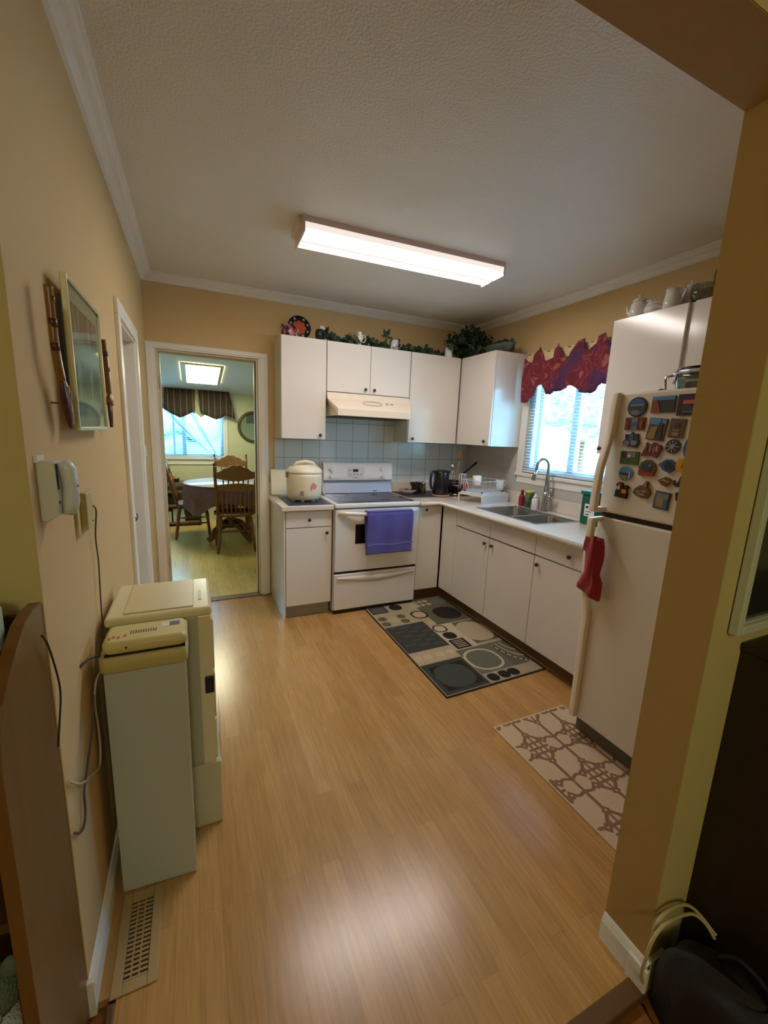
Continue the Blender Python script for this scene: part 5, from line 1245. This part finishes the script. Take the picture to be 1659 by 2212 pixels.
T(P('light_switch', MB().box(0, .006, -.50, -.43, 1.22, 1.34).box(.006, .014, -.475, -.455, 1.262, 1.298), WHITE, bevel=.001), 'white light switch between the side door and the dining doorway', 'switch')

# ------------------------------------------------------------------ grey tall box with device, cream drawer tower
GREYP = M('grey_green_laminate', (184, 190, 184), .5, var=.02)
tb = thing('tall_grey_box', 'tall narrow grey-green box standing against the left wall over the floor vent', 'box', (.142, -2.33, 0))
mb = MB(); mb.prism([(.036, -2.372), (.247, -2.387), (.247, -2.262), (.036, -2.255)], .002, .775, 'z')
P('body', mb, GREYP, tb, bevel=.002)
P('edge_strip', MB().box(.246, .2505, -2.389, -2.384, .002, .78), M('pale_edge', (206, 200, 176), .5), tb)
YEL = M('yellowed_plastic', (206, 190, 128), .4)
dv = thing('beige_device', 'yellowed beige electronic unit with labels lying on the tall grey box', 'device', (.14, -2.33, .78))
def slab(x0, x1, y0, y1, z0, z1, ins=.008):
    mb = MB()
    def rr(x0, x1, y0, y1, r, z, zr=0):
        p = []
        for cx_, cy_, a0 in ((x1 - r, y1 - r, 0), (x0 + r, y1 - r, 90), (x0 + r, y0 + r, 180), (x1 - r, y0 + r, 270)):
            for k in range(5): a = R(a0 + 22.5 * k); p.append((cx_ + r * math.cos(a), cy_ + r * math.sin(a), z + (zr * (cx_ - x0) / (x1 - x0))))
        return p
    mb.loft([rr(x0 + ins, x1 - ins, y0 + ins, y1 - ins, .015, z0), rr(x0, x1, y0, y1, .02, z0 + ins), rr(x0, x1, y0, y1, .02, z1 - ins), rr(x0 + ins, x1 - ins, y0 + ins, y1 - ins, .015, z1)])
    return mb
P('lower_shell', slab(.030, .256, -2.398, -2.262, .776, .826, .006), M('olive_shell', (188, 176, 112), .45), dv)
up = P('upper_shell', slab(.040, .256, -2.392, -2.268, .828, .868, .010), YEL, dv)
P('seam', MB().box(.045, .250, -2.388, -2.275, .824, .830), BLACKP, dv)
mb = MB()
for k in range(11): mb.box(.105 + .0065 * k, .108 + .0065 * k, -2.345, -2.325, .8680, .8686)
P('barcode', mb, mc('barcode_ink', (60, 50, 40)), up)
mb = MB(); 
for k, (a, b_) in enumerate(((.052, -2.36), (.062, -2.352), (.074, -2.357), (.090, -2.35))): mb.box(a, a + .007, b_ - .010, b_ + .006, .8680, .8686)
P('red_writing', mb, mc('red_ink', (170, 90, 60)), up)
P('white_sticker', MB().box(.186, .205, -2.322, -2.296, .8680, .8686), WHITE, up)
P('blue_sticker', MB().box(.207, .235, -2.322, -2.296, .8680, .8688), mc('blue_sticker', (64, 72, 120)), up)
P('screw_hole', MB().lathe([(.003, 0), (.003, -.001)], .10, -2.3925, .850, 10, axis='y'), DARKGAP, up)
P('cable_plug', MB().tube([(.036, -2.385, .835), (.012, -2.40, .838), (-.0, -2.44, .838)], .004, 8), CORD, dv)
CRM = M('aged_cream_plastic', (220, 210, 168), .35, coat=.2)
CRG = M('grey_cream_plastic', (176, 176, 148), .45)
ct = thing('drawer_tower', 'cream plastic drawer tower behind the tall grey box', 'cabinet', (.18, -2.07, 0))
P('body', MB().box(.030, .322, -2.218, -1.925, .262, .840), CRG, ct, bevel=.005)
P('front_trim', MB().box(.285, .327, -2.2195, -1.924, .262, .840), CRM, ct, bevel=.003)
P('base', MB().box(.020, .343, -2.224, -1.920, 0.0, .262), M('base_plastic', (196, 194, 164), .4), ct, bevel=.006)
tp = P('top_cover', MB().box(.020, .330, -2.226, -1.918, .840, .872), CRM, ct, bevel=.010, seg=3)
P('lid_panel', MB().box(.070, .275, -2.205, -1.935, .872, .8765), M('lid_tan', (214, 196, 146), .35), tp, bevel=.003)
P('button_strip', MB().box(.290, .300, -2.15, -2.06, .8715, .874), M('button_cream', (200, 192, 160), .4), tp)
P('handle_slot', MB().box(.300, .3295, -2.2235, -2.180, .545, .612), BLACKP, ct, bevel=.004)
P('drawer_front', MB().box(.3265, .334, -2.212, -1.93, .63, .82), CRM, ct, bevel=.004)
P('drawer_front', MB().box(.3265, .334, -2.212, -1.93, .44, .62), CRM, ct, bevel=.004)
P('drawer_front', MB().box(.3265, .334, -2.212, -1.93, .27, .43), CRM, ct, bevel=.004)
P('plastic_sleeve', MB().box(.345, .346, -2.19, -2.05, .22, .42), glass('clear_film', (245, 245, 240), .12), ct)

# floor register
VM = M('tan_vent_metal', (176, 148, 100), .5, .0)
fv = thing('floor_vent', 'tan metal floor register beside the left baseboard', 'vent', (.095, -2.5, 0))
x0, x1, y0, y1 = .040, .150, -2.655, -2.385
mb = fbox(MB(), 'z', 0, .005, x0, x1, y0, y1, .026, .028)
P('frame', mb, VM, fv, bevel=.002)
P('dark_well', MB().box(x0 + .02, x1 - .02, y0 + .02, y1 - .01, 0.0003, .001), DARKGAP, fv)
mb = MB()
for k in range(18): yv = y0 + .0285 + k * .0122; mb.box(x0 + .027, x1 - .027, yv, yv + .0058, .001, .004)
for k in range(1, 3): xv = x0 + .025 + (x1 - x0 - .053) * k / 3; mb.box(xv - .002, xv + .002, y0 + .028, y1 - .02, .001, .0042)
P('grille', mb, VM, fv)

# ------------------------------------------------------------------ bookcase with curved sides at the wall end
BK = wood('bookcase_wood', (128, 90, 44), (100, 68, 32), .35, 'z')
BKD = wood('bookcase_dark', (84, 52, 24), (64, 40, 20), .5, 'x')
prof = [(-2.648, -.02), (-2.648, 1.105), (-2.700, 1.108), (-2.745, 1.100), (-2.790, 1.075), (-2.830, 1.045), (-2.870, 1.015), (-2.895, .975), (-2.905, .92), (-2.905, .30), (-2.895, -.02)]
bk = thing('bookcase', 'brown wooden bookcase with curved side panels at the end of the left wall', 'bookcase', (-.4, -2.78, -.02))
P('side_panel', MB().prism(prof, -.024, -.002, 'x'), BK, bk, bevel=.002)
P('side_panel', MB().prism(prof, -.86, -.838, 'x'), BK, bk, bevel=.002)
P('back_panel', MB().box(-.838, -.024, -2.675, -2.665, .0, 1.09), BKD, bk)
for zz, d in ((.18, 0), (.60, 0), (1.04, .08)): P('shelf', MB().box(-.838, -.024, -2.895 + d, -2.675, zz, zz + .02), BKD, bk)
# plush toy on the lower shelf and a pale box on top
pt = thing('plush_toy', 'grey-green and white plush toy on the low shelf of the wooden bookcase', 'toy', (-.11, -2.81, .20))
GF = M('grey_plush', (100, 116, 96), .95, bump=.6, bscale=200); WFU = M('white_plush', (196, 206, 196), .95, bump=.6, bscale=200)
tx, ty, tz = -.105, -2.815, .20
P('body', MB().ball(tx, ty, tz + .075, .058, .05, .078), WFU, pt)
hdp = P('head', MB().ball(tx + .012, ty - .01, tz + .195, .048, .044, .046), GF, pt)
P('muzzle', MB().ball(tx + .015, ty - .050, tz + .180, .022, .018, .018), WFU, hdp)
P('nose', MB().ball(tx + .016, ty - .068, tz + .186, .006), BLACKP, hdp)
P('ear', MB().ball(tx - .02, ty - .01, tz + .242, .016, .010, .024), GF, hdp); P('ear', MB().ball(tx + .042, ty - .01, tz + .242, .016, .010, .024), GF, hdp)
P('eye', MB().ball(tx + .0, ty - .050, tz + .203, .005), BLACKP, hdp); P('eye', MB().ball(tx + .030, ty - .050, tz + .203, .005), BLACKP, hdp)
P('paw', MB().ball(tx + .04, ty - .045, tz + .028, .024, .036, .026), WFU, pt); P('paw', MB().ball(tx - .045, ty - .045, tz + .028, .024, .036, .026), WFU, pt)
T(P('red_storybook', MB().box(-.045, -.026, -2.86, -2.70, .2005, .42), mc('dull_red_cover', (110, 24, 20)), bevel=.002), 'dull red book standing at the side panel on the bookcase low shelf', 'book')
T(P('pale_tin', MB().lathe([(.034, 0), (.036, .005), (.036, .075), (.032, .08)], -.066, -2.755, 1.061, 24), M('pale_tin_paint', (170, 186, 168), .4)), 'pale round tin on top of the wooden bookcase', 'tin')

# ------------------------------------------------------------------ right foreground: framed mirror, dark cabinet, black armchair with cables
fm_ = thing('framed_mirror', 'white-framed mirror hanging on the living-room side of the partition', 'mirror', (1.78, -3.21, 1.05))
x0, x1, z0, z1 = 1.430, 2.10, 1.042, 1.80
mb = MB(); f = .022
fbox(mb, 'y', -3.203, -3.182, x0, x1, z0, z1, f)
P('outer_frame', mb, M('aged_white_paint', (196, 204, 180), .5), fm_, bevel=.003)
mb = MB(); g = .030
fbox(mb, 'y', -3.197, -3.183, x0 + f, x1 - f, z0 + f, z1 - f, g - f)
P('inner_moulding', mb, M('cream_moulding', (176, 184, 160), .5), fm_, bevel=.003)
P('mirror_glass', MB().box(x0 + g, x1 - g, -3.187, -3.183, z0 + g, z1 - g), M('dark_mirror', (96, 104, 92), .12, .85), fm_)
DK = M('near_black_leather', (26, 24, 20), .6, bump=.2, bscale=60)
dc = thing('dark_cabinet', 'very dark brown sideboard standing under the white-framed mirror', 'sideboard', (1.9, -3.4, -.02))
DW = wood('dark_walnut', (46, 30, 18), (32, 20, 12), .5)
P('body', MB().box(1.512, 2.5, -3.50, -3.182, .04, .985), DW, dc, bevel=.004)
P('top_board', MB().box(1.506, 2.52, -3.51, -3.181, .985, 1.005), DW, dc, bevel=.004)
P('plinth', MB().box(1.53, 2.48, -3.48, -3.20, -.02, .04), DW, dc)
ar = thing('black_bag', 'bulky black fabric bag slumped on the floor by the partition end', 'bag', (1.62, -3.42, -.02))
mb = MB()
def bagf(u, v):
    a = 2 * PI * u; w_ = (1 - max(0, v) ** 5) ** .35 if v < 1 else .02
    cx_, sx_ = math.cos(a), math.sin(a)
    ex = .082 * math.copysign(abs(cx_) ** .6, cx_) * w_; ey = .205 * math.copysign(abs(sx_) ** .6, sx_) * w_
    return (1.420 + ex * (1 + .04 * math.sin(5 * a)) - .010 * v, -3.405 + ey * (1 + .03 * math.sin(7 * a)), -.02 + .26 * v + .01 * math.sin(4 * a) * v)
mb.grid(bagf, 48, 22)
P('sack', mb, DK, ar)
P('carry_strap', MB().tube(smooth([(1.38, -3.52, .22), (1.40, -3.50, .27), (1.42, -3.42, .275), (1.44, -3.34, .27), (1.44, -3.30, .22)]), .008, 8), BLACKP, ar)
CAB_ = M('cream_cable', (196, 180, 130), .5)
T(P('cream_wire', MB().tube(smooth([(1.372, -3.19, .0), (1.330, -3.195, .08), (1.312, -3.205, .16), (1.312, -3.21, .222), (1.337, -3.212, .256), (1.380, -3.214, .262), (1.43, -3.215, .252), (1.475, -3.220, .235), (1.497, -3.240, .215), (1.500, -3.262, .195)]), .0042, 8), CAB_), 'cream cable arching over the black bag, the one rising from the wall corner', 'wire', 'cream cables over the black bag')
T(P('cream_wire', MB().tube(smooth([(1.335, -3.20, .235), (1.352, -3.20, .262), (1.385, -3.20, .272), (1.43, -3.20, .264), (1.475, -3.205, .245), (1.500, -3.225, .222), (1.503, -3.262, .205)]), .0042, 8), CAB_), 'shorter cream cable arching behind the longer one over the black bag', 'wire', 'cream cables over the black bag')
T(P('brown_wire', MB().tube([(1.345, -3.205, -.018), (1.335, -3.24, -.018), (1.345, -3.30, -.018), (1.38, -3.36, -.018)], .003, 6), mc('brown_wire', (60, 30, 14))), 'thin brown wire lying on the living-room floor by the wall corner', 'wire')

# ------------------------------------------------------------------ dining room
w2 = S('window_2', fbox(MB(), 'y', 3.44, 3.49, FWX0, FWX1, FWZ0, FWZ1, .05)
       .box(.02, .05, 3.445, 3.485, FWZ0 + .05, FWZ1 - .05).box(.145, .20, 3.445, 3.485, FWZ0 + .05, FWZ1 - .05), M('white_vinyl', (200, 216, 230), .4), bevel=.003)
P('window_pane', MB().box(FWX0 + .04, FWX1 - .04, 3.464, 3.468, FWZ0 + .04, FWZ1 - .04), GLASS, w2)
P('window_sill', MB().box(FWX0 - .08, FWX1 + .08, 3.36, 3.44, FWZ0 - .03, FWZ0).box(FWX0 - .06, FWX1 + .06, 3.385, 3.40, FWZ0 - .11, FWZ0 - .03), TRIM, w2, bevel=.004)
P('window_casing', MB().box(FWX1, FWX1 + .06, 3.385, 3.40, FWZ0 - .11, FWZ1 + .06).box(FWX0 - .06, FWX0, 3.385, 3.40, FWZ0 - .11, FWZ1 + .06).box(FWX0, FWX1, 3.385, 3.40, FWZ1, FWZ1 + .06), TRIM, w2, bevel=.003)
b2 = thing('dining_blind', 'white venetian blind behind the sheer curtain in the dining room window', 'blind', (-.1, 3.42, FWZ1))
mb = MB()
for k in range(30):
    z = FWZ0 + .03 + .80 * k / 29
    mb.add([(FWX0 + .01, 3.408, z), (FWX1 - .01, 3.408, z), (FWX1 - .01, 3.430, z + .005), (FWX0 + .01, 3.430, z + .005)], [(0, 1, 2, 3)])
P('slats', mb, M('blind_slat_vinyl2', (150, 180, 205), .5), b2, solid=.0008)
P('bottom_rail', MB().box(FWX0 + .01, FWX1 - .01, 3.406, 3.432, FWZ0 + .005, FWZ0 + .02), WHITEP, b2)
T(P('hedge_far', MB().grid(lambda u, v: (-6 + 12 * u, 9 + .3 * math.sin(u * 40) + .2 * math.sin(v * 23), -.8 + 2.2 * v + .15 * math.sin(u * 55)), 60, 12), M('hedge_green', (110, 140, 110), .8), solid=.4), 'pale green hedge outside beyond the dining room window', 'hedge')
# sheer curtain swept to the right
sc = thing('sheer_curtain', 'white sheer curtain swept aside to the right of the dining window', 'curtain', (.4, 3.35, 1.0))
def shf(u, v):
    xt = -.25 + 1.0 * u; xb = .60 + .085 * u
    z = 1.88 + (1.00 + .03 * u - 1.88) * v; s_ = v ** 1.0
    return (xt + (xb - xt) * s_, 3.345 + .018 * math.sin(u * 46) * (1 - .4 * v), z - .05 * math.sin(PI * v) * (1 - u))
P('sheer_panel', MB().grid(shf, 120, 20), sheer('sheer_voile', (222, 232, 238), .5), sc)
P('fold', MB().grid(lambda u, v: (lambda a: (a[0], a[1] - .012, a[2]))(shf(.02 + .07 * u, v)), 10, 20), sheer('sheer_fold', (150, 168, 182), .88), sc)
P('fold', MB().grid(lambda u, v: (lambda a: (a[0], a[1] - .012, a[2]))(shf(.40 + .09 * u, v)), 10, 20), sheer('sheer_fold2', (150, 168, 182), .88), sc)
P('tie_back', MB().tube([(.60, 3.33, 1.0), (.64, 3.32, .985), (.70, 3.34, 1.0), (.76, 3.39, 1.03)], .012, 8), M('cream_tie', (214, 214, 190), .8), sc)
# cream shade strip between the two valances
sv = thing('scalloped_shade', 'cream scalloped strip between the two striped valances', 'shade', (.38, 3.345, 1.6))
mb = MB(); mb.prism([(-.10, 1.72), (-.06, 1.69), (.0, 1.73), (.2, 1.72), (.34, 1.66), (.42, 1.605), (.50, 1.66), (.54, 1.70), (.54, 2.0), (-.1, 2.0)], 3.352, 3.356, 'y')
P('panel', mb, M('pale_olive_cloth', (196, 190, 140), .8), sv)
# striped valances
def stripes():
    m = bpy.data.materials.new('striped_cloth'); nt, N, L, b = nodes(m)
    tc = N.new('ShaderNodeTexCoord'); sp_ = N.new('ShaderNodeSeparateXYZ'); L.new(tc.outputs['Object'], sp_.inputs[0])
    def band(mul, thr, soft=.02):
        a = N.new('ShaderNodeMath'); a.operation = 'MULTIPLY'; a.inputs[1].default_value = mul; L.new(sp_.outputs['X'], a.inputs[0])
        f_ = N.new('ShaderNodeMath'); f_.operation = 'FRACT'; L.new(a.outputs[0], f_.inputs[0])
        g_ = N.new('ShaderNodeMath'); g_.operation = 'LESS_THAN'; g_.inputs[1].default_value = thr; L.new(f_.outputs[0], g_.inputs[0]); return g_
    m1 = N.new('ShaderNodeMix'); m1.data_type = 'RGBA'; m1.inputs['A'].default_value = lin((44, 34, 28)); m1.inputs['B'].default_value = lin((76, 62, 46)); L.new(band(46, .4).outputs[0], m1.inputs['Factor'])
    m2 = N.new('ShaderNodeMix'); m2.data_type = 'RGBA'; m2.inputs['B'].default_value = lin((130, 104, 88)); L.new(m1.outputs['Result'], m2.inputs['A']); L.new(band(12, .12).outputs[0], m2.inputs['Factor'])
    L.new(m2.outputs['Result'], b.inputs['Base Color']); b.inputs['Roughness'].default_value = .85
    return m
STR = stripes()
def valance(label, top0, top1, bots, ret=False):
    t = thing('striped_valance', label, 'valance', ((top0 + top1) / 2, 3.31, 1.6), 'striped valances in the dining room')
    mb = MB(); n = 24; vs = []
    for j in range(6):
        for i in range(n + 1):
            u = i / n; xt = top0 + (top1 - top0) * u
            # interpolate the bottom outline
            s_ = u * (len(bots) - 1); k = min(int(s_), len(bots) - 2); f_ = s_ - k
            xb = bots[k][0] * (1 - f_) + bots[k + 1][0] * f_; zb_ = bots[k][1] * (1 - f_) + bots[k + 1][1] * f_
            v = j / 5; vs.append((xt + (xb - xt) * v, 3.30 - .008 * v + .004 * math.sin(u * 30) * v, 2.005 + (zb_ - 2.005) * v))
    mb.add(vs, [(j * (n + 1) + i, j * (n + 1) + i + 1, (j + 1) * (n + 1) + i + 1, (j + 1) * (n + 1) + i) for j in range(5) for i in range(n)], 0, True)
    P('cloth_panel', mb, STR, t, solid=.004)
    P('mounting_board', MB().box(top0 + .005, top1 - .005, 3.31, 3.399, 1.985, 2.003), TRIM, t)
    return t
valance('brown striped valance on the left half of the dining room window', -.06, .345, [(-.07, 1.70), (-.02, 1.665), (.03, 1.635), (.08, 1.61), (.13, 1.585), (.18, 1.605), (.23, 1.63), (.28, 1.66), (.335, 1.70)])
valance('brown striped valance on the right half beside the oval mirror', .392, .825, [(.41, 1.69), (.46, 1.65), (.52, 1.625), (.58, 1.60), (.635, 1.585), (.70, 1.61), (.76, 1.65), (.83, 1.63), (.905, 1.60)])
# oval mirror
om = thing('oval_mirror', 'oval wood-framed mirror on the far dining room wall', 'mirror', (1.17, 3.39, 1.5))
ring = [(1.19 + .225 * math.cos(2 * PI * k / 48), 3.385, 1.495 + .225 * math.sin(2 * PI * k / 48)) for k in range(49)]
P('frame', MB().tube(ring, .024, 10), wood('olive_frame', (80, 72, 44), (96, 84, 54)), om)
mb = MB(); mb.add([(1.19 + .21 * math.cos(2 * PI * k / 40), 3.39, 1.495 + .21 * math.sin(2 * PI * k / 40)) for k in range(40)], [tuple(range(40))])
P('mirror_glass', mb, M('mirror_silver', (210, 220, 210), .03, 1.0), om)
P('picture_reflection', MB().box(1.08, 1.27, 3.385, 3.3895, 1.55, 1.70).box(1.09, 1.26, 3.383, 3.385, 1.56, 1.69), M('reflected_frame_tone', (90, 96, 88), .5), om)  # plates on the mirror glass paint the reflection of a framed picture
# ceiling light panel of the dining room
dl = thing('dining_light_panel', 'square lit ceiling panel with a wide cream frame in the dining room', 'ceiling light', (.44, 2.33, 2.15))
def slp(x, y, d): return (x, y, sz(y) - d)
mb = MB(); q4 = [(.19, 1.90), (.675, 1.90), (.675, 2.86), (.19, 2.86)]; i4 = [(.25, 1.90), (.63, 1.90), (.63, 2.78), (.25, 2.78)]
mb.add([slp(x, y, .004) for x, y in q4] + [slp(x, y, .03) for x, y in i4], [(0, 1, 5, 4), (1, 2, 6, 5), (2, 3, 7, 6), (3, 0, 4, 7)])
P('frame', mb, M('panel_frame', (206, 196, 160), .5), dl)
mb = MB(); mb.add([slp(x, y, .031) for x, y in i4], [(3, 2, 1, 0)])
P('light_diffuser', mb, emis('dining_panel_light', (255, 252, 212), 15.0), dl)

# chair: local frame, back at -x... seat faces +y; origin at seat centre on the floor
def chair(label):
    t = thing('dining_chair', label, 'chair', (0, 0, 0), 'oak dining chairs around the table')
    def ring(pts): return pts
    seat = MB(); pts = []
    for k in range(32):
        a = 2 * PI * k / 32; ca, sa = math.cos(a), math.sin(a)
        pts.append((.235 * math.copysign(abs(ca) ** .6, ca) * (1.0 if sa > 0 else .92), .215 * math.copysign(abs(sa) ** .6, sa)))
    seat.prism(pts, .435, .465, 'z'); P('seat', seat, OAKD, t, bevel=.008)
    for sx in (-1, 1):
        P('leg', MB().tube([(sx * .17, .15, .44), (sx * .182, .165, .33), (sx * .19, .175, .22), (sx * .205, .19, .06), (sx * .21, .2, 0)], [.017, .024, .017, .020, .012], 10), OAKD, t)
        P('leg', MB().tube([(sx * .165, -.16, .44), (sx * .178, -.175, .33), (sx * .188, -.19, .22), (sx * .205, -.21, .06), (sx * .212, -.22, 0)], [.017, .024, .017, .020, .012], 10), OAKD, t)
        po = P('back_post', MB().tube([(sx * .195, -.185, .46), (sx * .205, -.22, .62), (sx * .215, -.26, .80), (sx * .222, -.30, .95), (sx * .226, -.325, 1.04)], [.018, .020, .019, .017, .014], 10), OAKD, t)
        P('finial', MB().ball(sx * .227, -.330, 1.06, .015, .015, .024, 10), OAKD, po)
        P('side_stretcher', MB().tube([(sx * .192, .175, .21), (sx * .20, 0, .21), (sx * .19, -.19, .21)], [.008, .013, .008], 8), OAKD, t)
    P('front_stretcher', MB().tube([(-.19, .175, .26), (0, .175, .26), (.19, .175, .26)], [.008, .014, .008], 8), OAKD, t)
    P('rear_stretcher', MB().tube([(-.19, -.19, .26), (0, -.19, .26), (.19, -.19, .26)], [.008, .014, .008], 8), OAKD, t)
    def rail(topf, botf, zc, yc, m=OAK):
        mb = MB(); n = 24; f_, b_ = [], []
        r0 = []
        for i in range(n + 1):
            u = i / n; x = -.215 + .43 * u; bow = -.030 * math.sin(PI * u)
            zt_, zb_ = topf(u), botf(u)
            def yy(z): return yc + bow - (z - zc) * .26
            r0.append([(x, yy(zb_) - .009, zb_), (x, yy(zt_) - .009, zt_), (x, yy(zt_) + .009, zt_), (x, yy(zb_) + .009, zb_)])
        return mb.loft(r0, smooth=False)
    P('crest_rail', rail(lambda u: .975 + .085 * math.sin(PI * u) ** 1.4 + .006 * math.cos(u * 2 * PI * 5), lambda u: .905 - .030 * math.sin(PI * u), .95, -.30), OAK, t, bevel=.004)
    P('middle_rail', rail(lambda u: .825 + .022 * math.sin(PI * u), lambda u: .765 - .012 * math.sin(PI * u), .80, -.255), OAK, t, bevel=.004)
    for k in range(6):
        x = -.135 + .27 * k / 5; bow = -.030 * math.sin(PI * (k + 1.3) / 7.6)
        P('short_spindle', MB().tube([(x, -.263 + bow, .835), (x, -.276 + bow, .868), (x, -.287 + bow, .895)], [.006, .010, .006], 8), OAK, t)
    for k in range(7):
        x = -.15 + .30 * k / 6; bow = -.030 * math.sin(PI * (k + 1) / 8)
        P('spindle', MB().tube([(x * .95, -.185 + bow * .3, .46), (x, -.20 + bow * .6, .56), (x, -.225 + bow, .68), (x, -.246 + bow, .775)], [.006, .010, .008, .006], 8), OAK, t)
    return t
ch = chair('oak spindle-back dining chair with its back toward the kitchen doorway')
ch.location = (.722, 1.62, 0)
dup(ch, (.26, 2.42, 0), R(-90), 'oak dining chair seen from the side at the left of the table')
dup(ch, (.80, 2.72, 0), R(180), 'oak dining chair on the window side of the table, facing the doorway')
# table
dtb = thing('dining_table', 'round pedestal dining table in the dining room', 'table', (.70, 2.16, 0))
P('tabletop', MB().lathe([(.50, .72), (.53, .725), (.53, .745), (.50, .75), (.01, .75)], .72, 2.16, 0, 48), OAKD, dtb)
P('pedestal', MB().lathe([(.10, .16), (.11, .2), (.06, .28), (.09, .36), (.10, .45), (.05, .55), (.07, .66), (.16, .72)], .72, 2.16, 0, 24), OAKD, dtb)
for a in (35, 125, 215, 305):
    dx, dy = math.cos(R(a)), math.sin(R(a))
    P('foot', MB().tube([(.72 + dx * .06, 2.16 + dy * .06, .22), (.72 + dx * .18, 2.16 + dy * .18, .17), (.72 + dx * .30, 2.16 + dy * .30, .07), (.72 + dx * .36, 2.16 + dy * .36, .035)], [.05, .045, .04, .035], 10), OAKD, dtb)
CLm = blotch('plum_print_cloth', [(92, 62, 64), (110, 76, 78), (96, 70, 92), (126, 92, 96)], 8, .6)
cloth = MB(); n = 64
def clf(u, v):
    a = 2 * PI * u
    if v < .45: r = .56 * v / .45; z = .757
    else:
        w_ = (v - .45) / .55
        cor = max(abs(math.cos(2 * (a - R(15))) ** 1, ) if False else 0, 0)
        cn = abs(math.cos(2 * (a + R(52)))) ** 3
        drop = .20 + .17 * cn
        r = .56 + .02 * w_ + .022 * w_ * math.sin(a * 15); z = .757 - drop * w_
    return (.72 + r * math.cos(a), 2.16 + r * math.sin(a), z)
tc_ = thing('tablecloth', 'plum tablecloth hanging in points over the round dining table', 'tablecloth', (.72, 2.16, .757))
P('cloth_panel', cloth.grid(clf, 96, 30), CLm, tc_, solid=.003)
P('clear_cover', MB().lathe([(.565, .7605), (.565, .7625), (.01, .7625)], .72, 2.16, 0, 48), M('pale_vinyl_cover', (196, 204, 220), .15), tc_)
# low shelf unit at the far wall
ls = thing('low_shelf_unit', 'low wooden shelf unit under the dining room window, left of the table', 'shelf', (-.25, 3.2, 0))
LSW = wood('dull_oak', (128, 108, 66), (104, 84, 50), .5, 'x')
for zz in (.03, .29, .50, .62): P('shelf_board', MB().box(-.72, .34, 3.05, 3.355, zz, zz + .03), LSW, ls, bevel=.002)
for xx in (-.74, -.18, .34): P('upright', MB().box(xx, xx + .02, 3.05, 3.355, 0, .65), M('dark_upright', (40, 34, 28), .5), ls)
T(P('book_box', MB().box(-.02, .14, 3.08, 3.30, .061, .17), M('white_box', (190, 196, 200), .6)), 'white box at the bottom of the low shelf behind the chair', 'box', 'storage on the low shelf')
T(P('book_box', MB().box(-.02, .13, 3.08, 3.30, .1705, .26), M('pale_blue_box', (170, 184, 196), .6)), 'pale blue box stacked on the white box in the low shelf', 'box', 'storage on the low shelf')
T(P('dark_radio', MB().box(-.14, .06, 3.10, 3.30, .3205, .45), M('black_set', (30, 28, 30), .5)), 'black box on the middle level of the low shelf', 'box')
T(P('magazine_pile', MB().box(-.15, -.04, 3.08, 3.28, .061, .22), M('cream_paper', (196, 190, 160), .7)), 'pile of cream magazines at the bottom of the low shelf', 'magazines')
T(P('dark_case', MB().box(-.15, .08, 3.10, 3.32, .6505, .70), M('case_black', (24, 20, 22), .4)), 'flat black case on top of the low shelf unit', 'case')
T(P('orange_packet', MB().prism([(-.12, .701), (.06, .701), (.02, .745), (-.06, .75)], 3.12, 3.26, 'y'), mc('orange_packet_foil', (216, 150, 60))), 'orange packet lying on the black case by the dining window', 'packet')

# ------------------------------------------------------------------ light and camera
wd = bpy.data.worlds.new('sky'); bpy.context.scene.world = wd; wd.use_nodes = True
bgn = wd.node_tree.nodes['Background']
bgn.inputs['Color'].default_value = (.34, .68, 1.0, 1); bgn.inputs['Strength'].default_value = 17.0
def lamp(name, kind, loc, energy, col, size=.1, rot=(0, 0, 0), sy=None):
    d = bpy.data.lights.new(name, kind); d.energy = energy; d.color = col
    if kind == 'AREA':
        d.size = size
        if sy: d.shape = 'RECTANGLE'; d.size_y = sy
    elif kind == 'POINT': d.shadow_soft_size = size
    o = bpy.data.objects.new(name, d); C.objects.link(o); o.location = loc; o.rotation_euler = rot
    return o
lamp('living_room_fill', 'POINT', (.2, -5.6, 2.2), 26, (1.0, .92, .64), .18)  # added warm fill behind the camera; no fixture stands here

cam = bpy.data.cameras.new('camera'); co = bpy.data.objects.new('camera', cam); C.objects.link(co)
yaw, pit, rol = R(-24.836), R(-10.695), R(2.353)
fwd = Vector((-math.sin(yaw) * math.cos(pit), math.cos(yaw) * math.cos(pit), math.sin(pit)))
rt = Vector((math.cos(yaw), math.sin(yaw), 0)); upv = rt.cross(fwd)
r2 = rt * math.cos(rol) + upv * math.sin(rol); u2 = upv * math.cos(rol) - rt * math.sin(rol)
mt = Matrix((r2, u2, -fwd)).transposed().to_4x4(); mt.translation = Vector((.297, -3.667, 1.474))
co.matrix_world = mt
cam.sensor_fit = 'VERTICAL'; cam.sensor_height = 36.0; cam.lens = 36.0 * 893.0 / 2212.0
cam.clip_start = .02; cam.clip_end = 100
sc_ = bpy.context.scene; sc_.camera = co
sc_.view_settings.view_transform = 'Standard'; sc_.view_settings.look = 'None'; sc_.view_settings.exposure = 0.6; sc_.view_settings.gamma = 1.0
sc_.view_settings.use_curve_mapping = False
sc_.cycles.use_denoising = True
sc_.cycles.max_bounces = 8; sc_.cycles.diffuse_bounces = 4; sc_.cycles.transparent_max_bounces = 16
sc_.cycles.sample_clamp_indirect = 6.0
